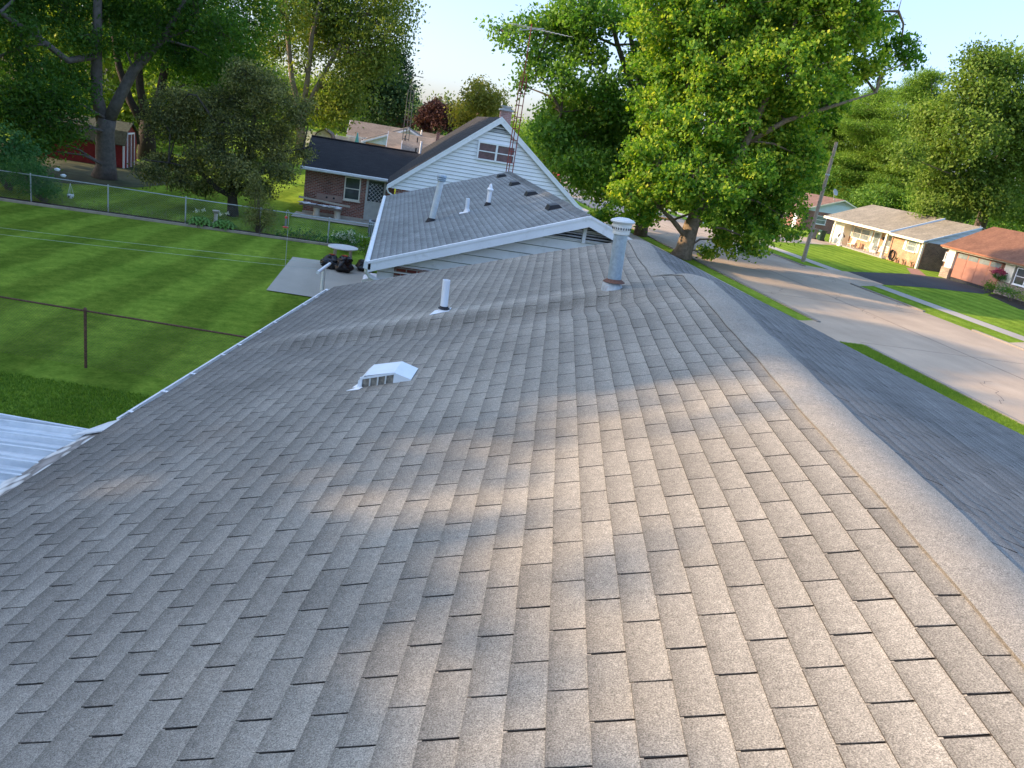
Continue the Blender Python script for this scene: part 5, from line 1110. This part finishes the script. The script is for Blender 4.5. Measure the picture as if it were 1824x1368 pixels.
# potting bench against the brick wing
pb = thing('potting_bench', 'weathered wooden bench on stubby stone legs against the brick wing', 'bench', (-3.3, 40.0, 0))
MB().box(-4.0, -2.62, 39.75, 40.3, .44, .54).build('seat', woodm, pb)
for x in (-3.86, -2.84): MB().lathe((x, 40.0, .05), [(.18, 0), (.17, .1), (.15, .2), (.17, .39)], 12).build('leg', plain('white_stone_leg', (.62, .58, .48), .9), pb)
bkb = MB().box(-3.95, -2.68, 40.3, 40.36, .80, 1.10).build('backboard', plain('pinkish_board', (.36, .25, .2), .85), pb)
for x in (-3.45, -3.1): MB().blob((x, 40.29, .98), (.05, .02, .05), 8, .2, 2).build('heart_cutout', dark, bkb)
MB().bar((-4.75, 39.9, .86), (-2.25, 39.9, .72), .05, .09).build('rail', plain('pale_rail', (.50, .44, .36), .85), pb)
MB().box(-4.7, -3.95, 39.7, 40.2, .50, .55).build('side_shelf', woodm, pb)
for x, z, r_, sd, lb in ((-4.35, .62, (.30, .12, .045), 1, 'crumpled white plastic lying on the side shelf of the bench'), (-3.5, .60, (.22, .13, .04), 2, 'folded white cloth at the left of the bench seat'), (-3.0, .60, (.26, .16, .05), 4, 'crumpled cream plastic bag at the right of the bench seat')):
    tag(MB().blob((x, 39.85, z), r_, 12, .85, sd).build('plastic_bag', white), lb, 'plastic bag', 'bags on the potting bench')
# hanging basket flowers, bed shrubs by the garage house
rgk = np.random.default_rng(77)
MB().lathe((44.2, 51.2, 1.15), [(.05, 0), (.22, .12), (.28, .3)], 14).build('basket', woodm, hb)
leaf_mesh('foliage', [(44.2, 51.2+a, 1.45-abs(a)*.5) for a in np.linspace(-.45, .45, 9)]+[(44.2, 51.3, 1.2), (44.2, 51.1, 1.1)], .12, hb, lm_bush, None, 50, .14, seed=5)
leaf_mesh('blossom', [(44.1, 51.2+a, 1.65-abs(a)*.3) for a in np.linspace(-.4, .5, 9)], .13, hb, lm_pink, None, 45, .12, seed=6)
for k, (x, y, r_, lm_, lb) in enumerate(((43.0, 50.2, .55, lm_pine, 'bright green shrub at the corner of the terracotta garage'), (43.2, 49.0, .5, lm_bush, 'dark green shrub in the bed under the stone wall'), (42.8, 47.8, .55, lm_dark, 'middle shrub in the mulch bed at the right edge'), (42.6, 46.5, .5, lm_yel, 'yellowish shrub at the right end of the mulch bed'))):
    shrub('bed_shrub', lb, (x, y), [((x, y, r_*.8), (r_, r_, r_*.8))], lm_, .10, 40, .16, 9, 220+k, group='shrubs in the mulch bed')
# parked car far down the street
pcx = at(985, 300, 105)
cr = thing('parked_car', 'red car glimpsed far down the street beyond the white gable', 'car', (pcx[0], 105, 0))
MB().prism([(pcx[0]-.9, 103, .3), (pcx[0]-.9, 107.4, .3), (pcx[0]-.9, 107.4, .85), (pcx[0]-.9, 106.2, .95), (pcx[0]-.9, 105.5, 1.42), (pcx[0]-.9, 103.8, 1.42), (pcx[0]-.9, 103, .95)], (1.8, 0, 0)).build('body', plain('car_red', (.5, .04, .03), .3, spec=.6), cr)
for sx in (-.92, .72):
    for y in (103.8, 106.5): MB().tube([(pcx[0]+sx, y, .33), (pcx[0]+sx+.2, y, .33)], .33, 12).build('wheel', rubber, cr)
# grass blades along the near edge of the lawn and the strip by the kerb
def grass(name, x0, x1, y0, y1, n, h, seed):
    rg = np.random.default_rng(seed); x = rg.uniform(x0, x1, n); y = rg.uniform(y0, y1, n); y = np.where((x < 2) & (y > 14.0-.165*(x+5.45)), y-5, y); a = rg.uniform(0, 6.28, n); hh = h*rg.uniform(.5, 1.2, n); wd = .012
    dx, dy = np.cos(a)*wd, np.sin(a)*wd; lx, ly = rg.normal(0, .35, n)*hh, rg.normal(0, .35, n)*hh; z = np.zeros(n)
    v = np.stack([np.stack([x-dx, y-dy, z], 1), np.stack([x+dx, y+dy, z], 1), np.stack([x+lx, y+ly, hh], 1)], 1).reshape(-1, 3)
    me = bpy.data.meshes.new(name); me.vertices.add(3*n); me.vertices.foreach_set('co', v.ravel().astype(np.float32)); me.loops.add(3*n); me.loops.foreach_set('vertex_index', np.arange(3*n, dtype=np.int32))
    me.polygons.add(n); me.polygons.foreach_set('loop_start', np.arange(0, 3*n, 3, dtype=np.int32)); me.polygons.foreach_set('loop_total', np.full(n, 3, np.int32))
    col = np.ones((3*n, 4), np.float32); col[:, 0] = np.repeat(np.clip(rg.normal(.45, .25, n), 0, 1), 3); at_ = me.attributes.new('tab', 'FLOAT_COLOR', 'POINT'); at_.data.foreach_set('color', col.ravel())
    me.materials.append(lm_grass); me.update(calc_edges=True); o = bpy.data.objects.new(name, me); S.collection.objects.link(o); return tag(o, kind='stuff')
lm_grass = leaf_mat('grass_blade', [(0, (.09, .19, .02)), (.5, (.16, .28, .03)), (1, (.28, .40, .05))], .4)
tag(grass('grass', -10, 0, 8.5, 15.5, 110000, .05, 1), 'short mown grass of the near back lawn', 'grass')
tag(grass('grass', 17.02, 18.04, 12, 26.3, 45000, .07, 2), 'long bright grass strip between walk and kerb', 'grass')

wr_ = np.random.default_rng(31); wp_ = [(x, 32.45+wr_.normal(0, .12), abs(wr_.normal(.12, .12))) for x in np.arange(-13, -3, .10)]
tag(leaf_mesh('weeds', wp_, .13, None, leaf_mat('dry_weed', [(0, (.09, .10, .05)), (.5, (.17, .16, .09)), (1, (.28, .24, .15))], .3), None, 22, .10, .10, 0, 33, droop=-1.2, zsig=.13), 'dry straggly weeds along the foot of the rear wire fence', 'weeds', kind='stuff')
wp_ = [(x, 32.6+wr_.normal(0, .15), abs(wr_.normal(.15, .15))) for x in np.arange(-4.6, -1, .08)]
tag(leaf_mesh('ground_cover', wp_, .10, None, lm_bush, None, 26, .12, .5, 0, 34), 'leafy green growth by the fence near the patio', 'ground cover', kind='stuff')

ck = MB(); rc_ = np.random.default_rng(12)
for k in range(14):
    x = rc_.uniform(18.6, 27.8); y = rc_.uniform(14, 60); pts = [(x, y, .0075)]
    for j in range(14):
        x += rc_.normal(.10, .16); y += rc_.normal(.18, .12); x = min(28.0, max(18.4, x)); pts.append((x, y, .0075))
    for a, c in zip(pts[:-1], pts[1:]):
        d = _n(np.array(c)-np.array(a)); q = np.array([-d[1], d[0], 0])*.010; ck.add([np.array(a)-q, np.array(a)+q, np.array(c)+q, np.array(c)-q], [(0, 1, 2, 3)])
tag(ck.build('street_crack', plain('crack_tar', (.12, .10, .085), .95)), kind='structure')
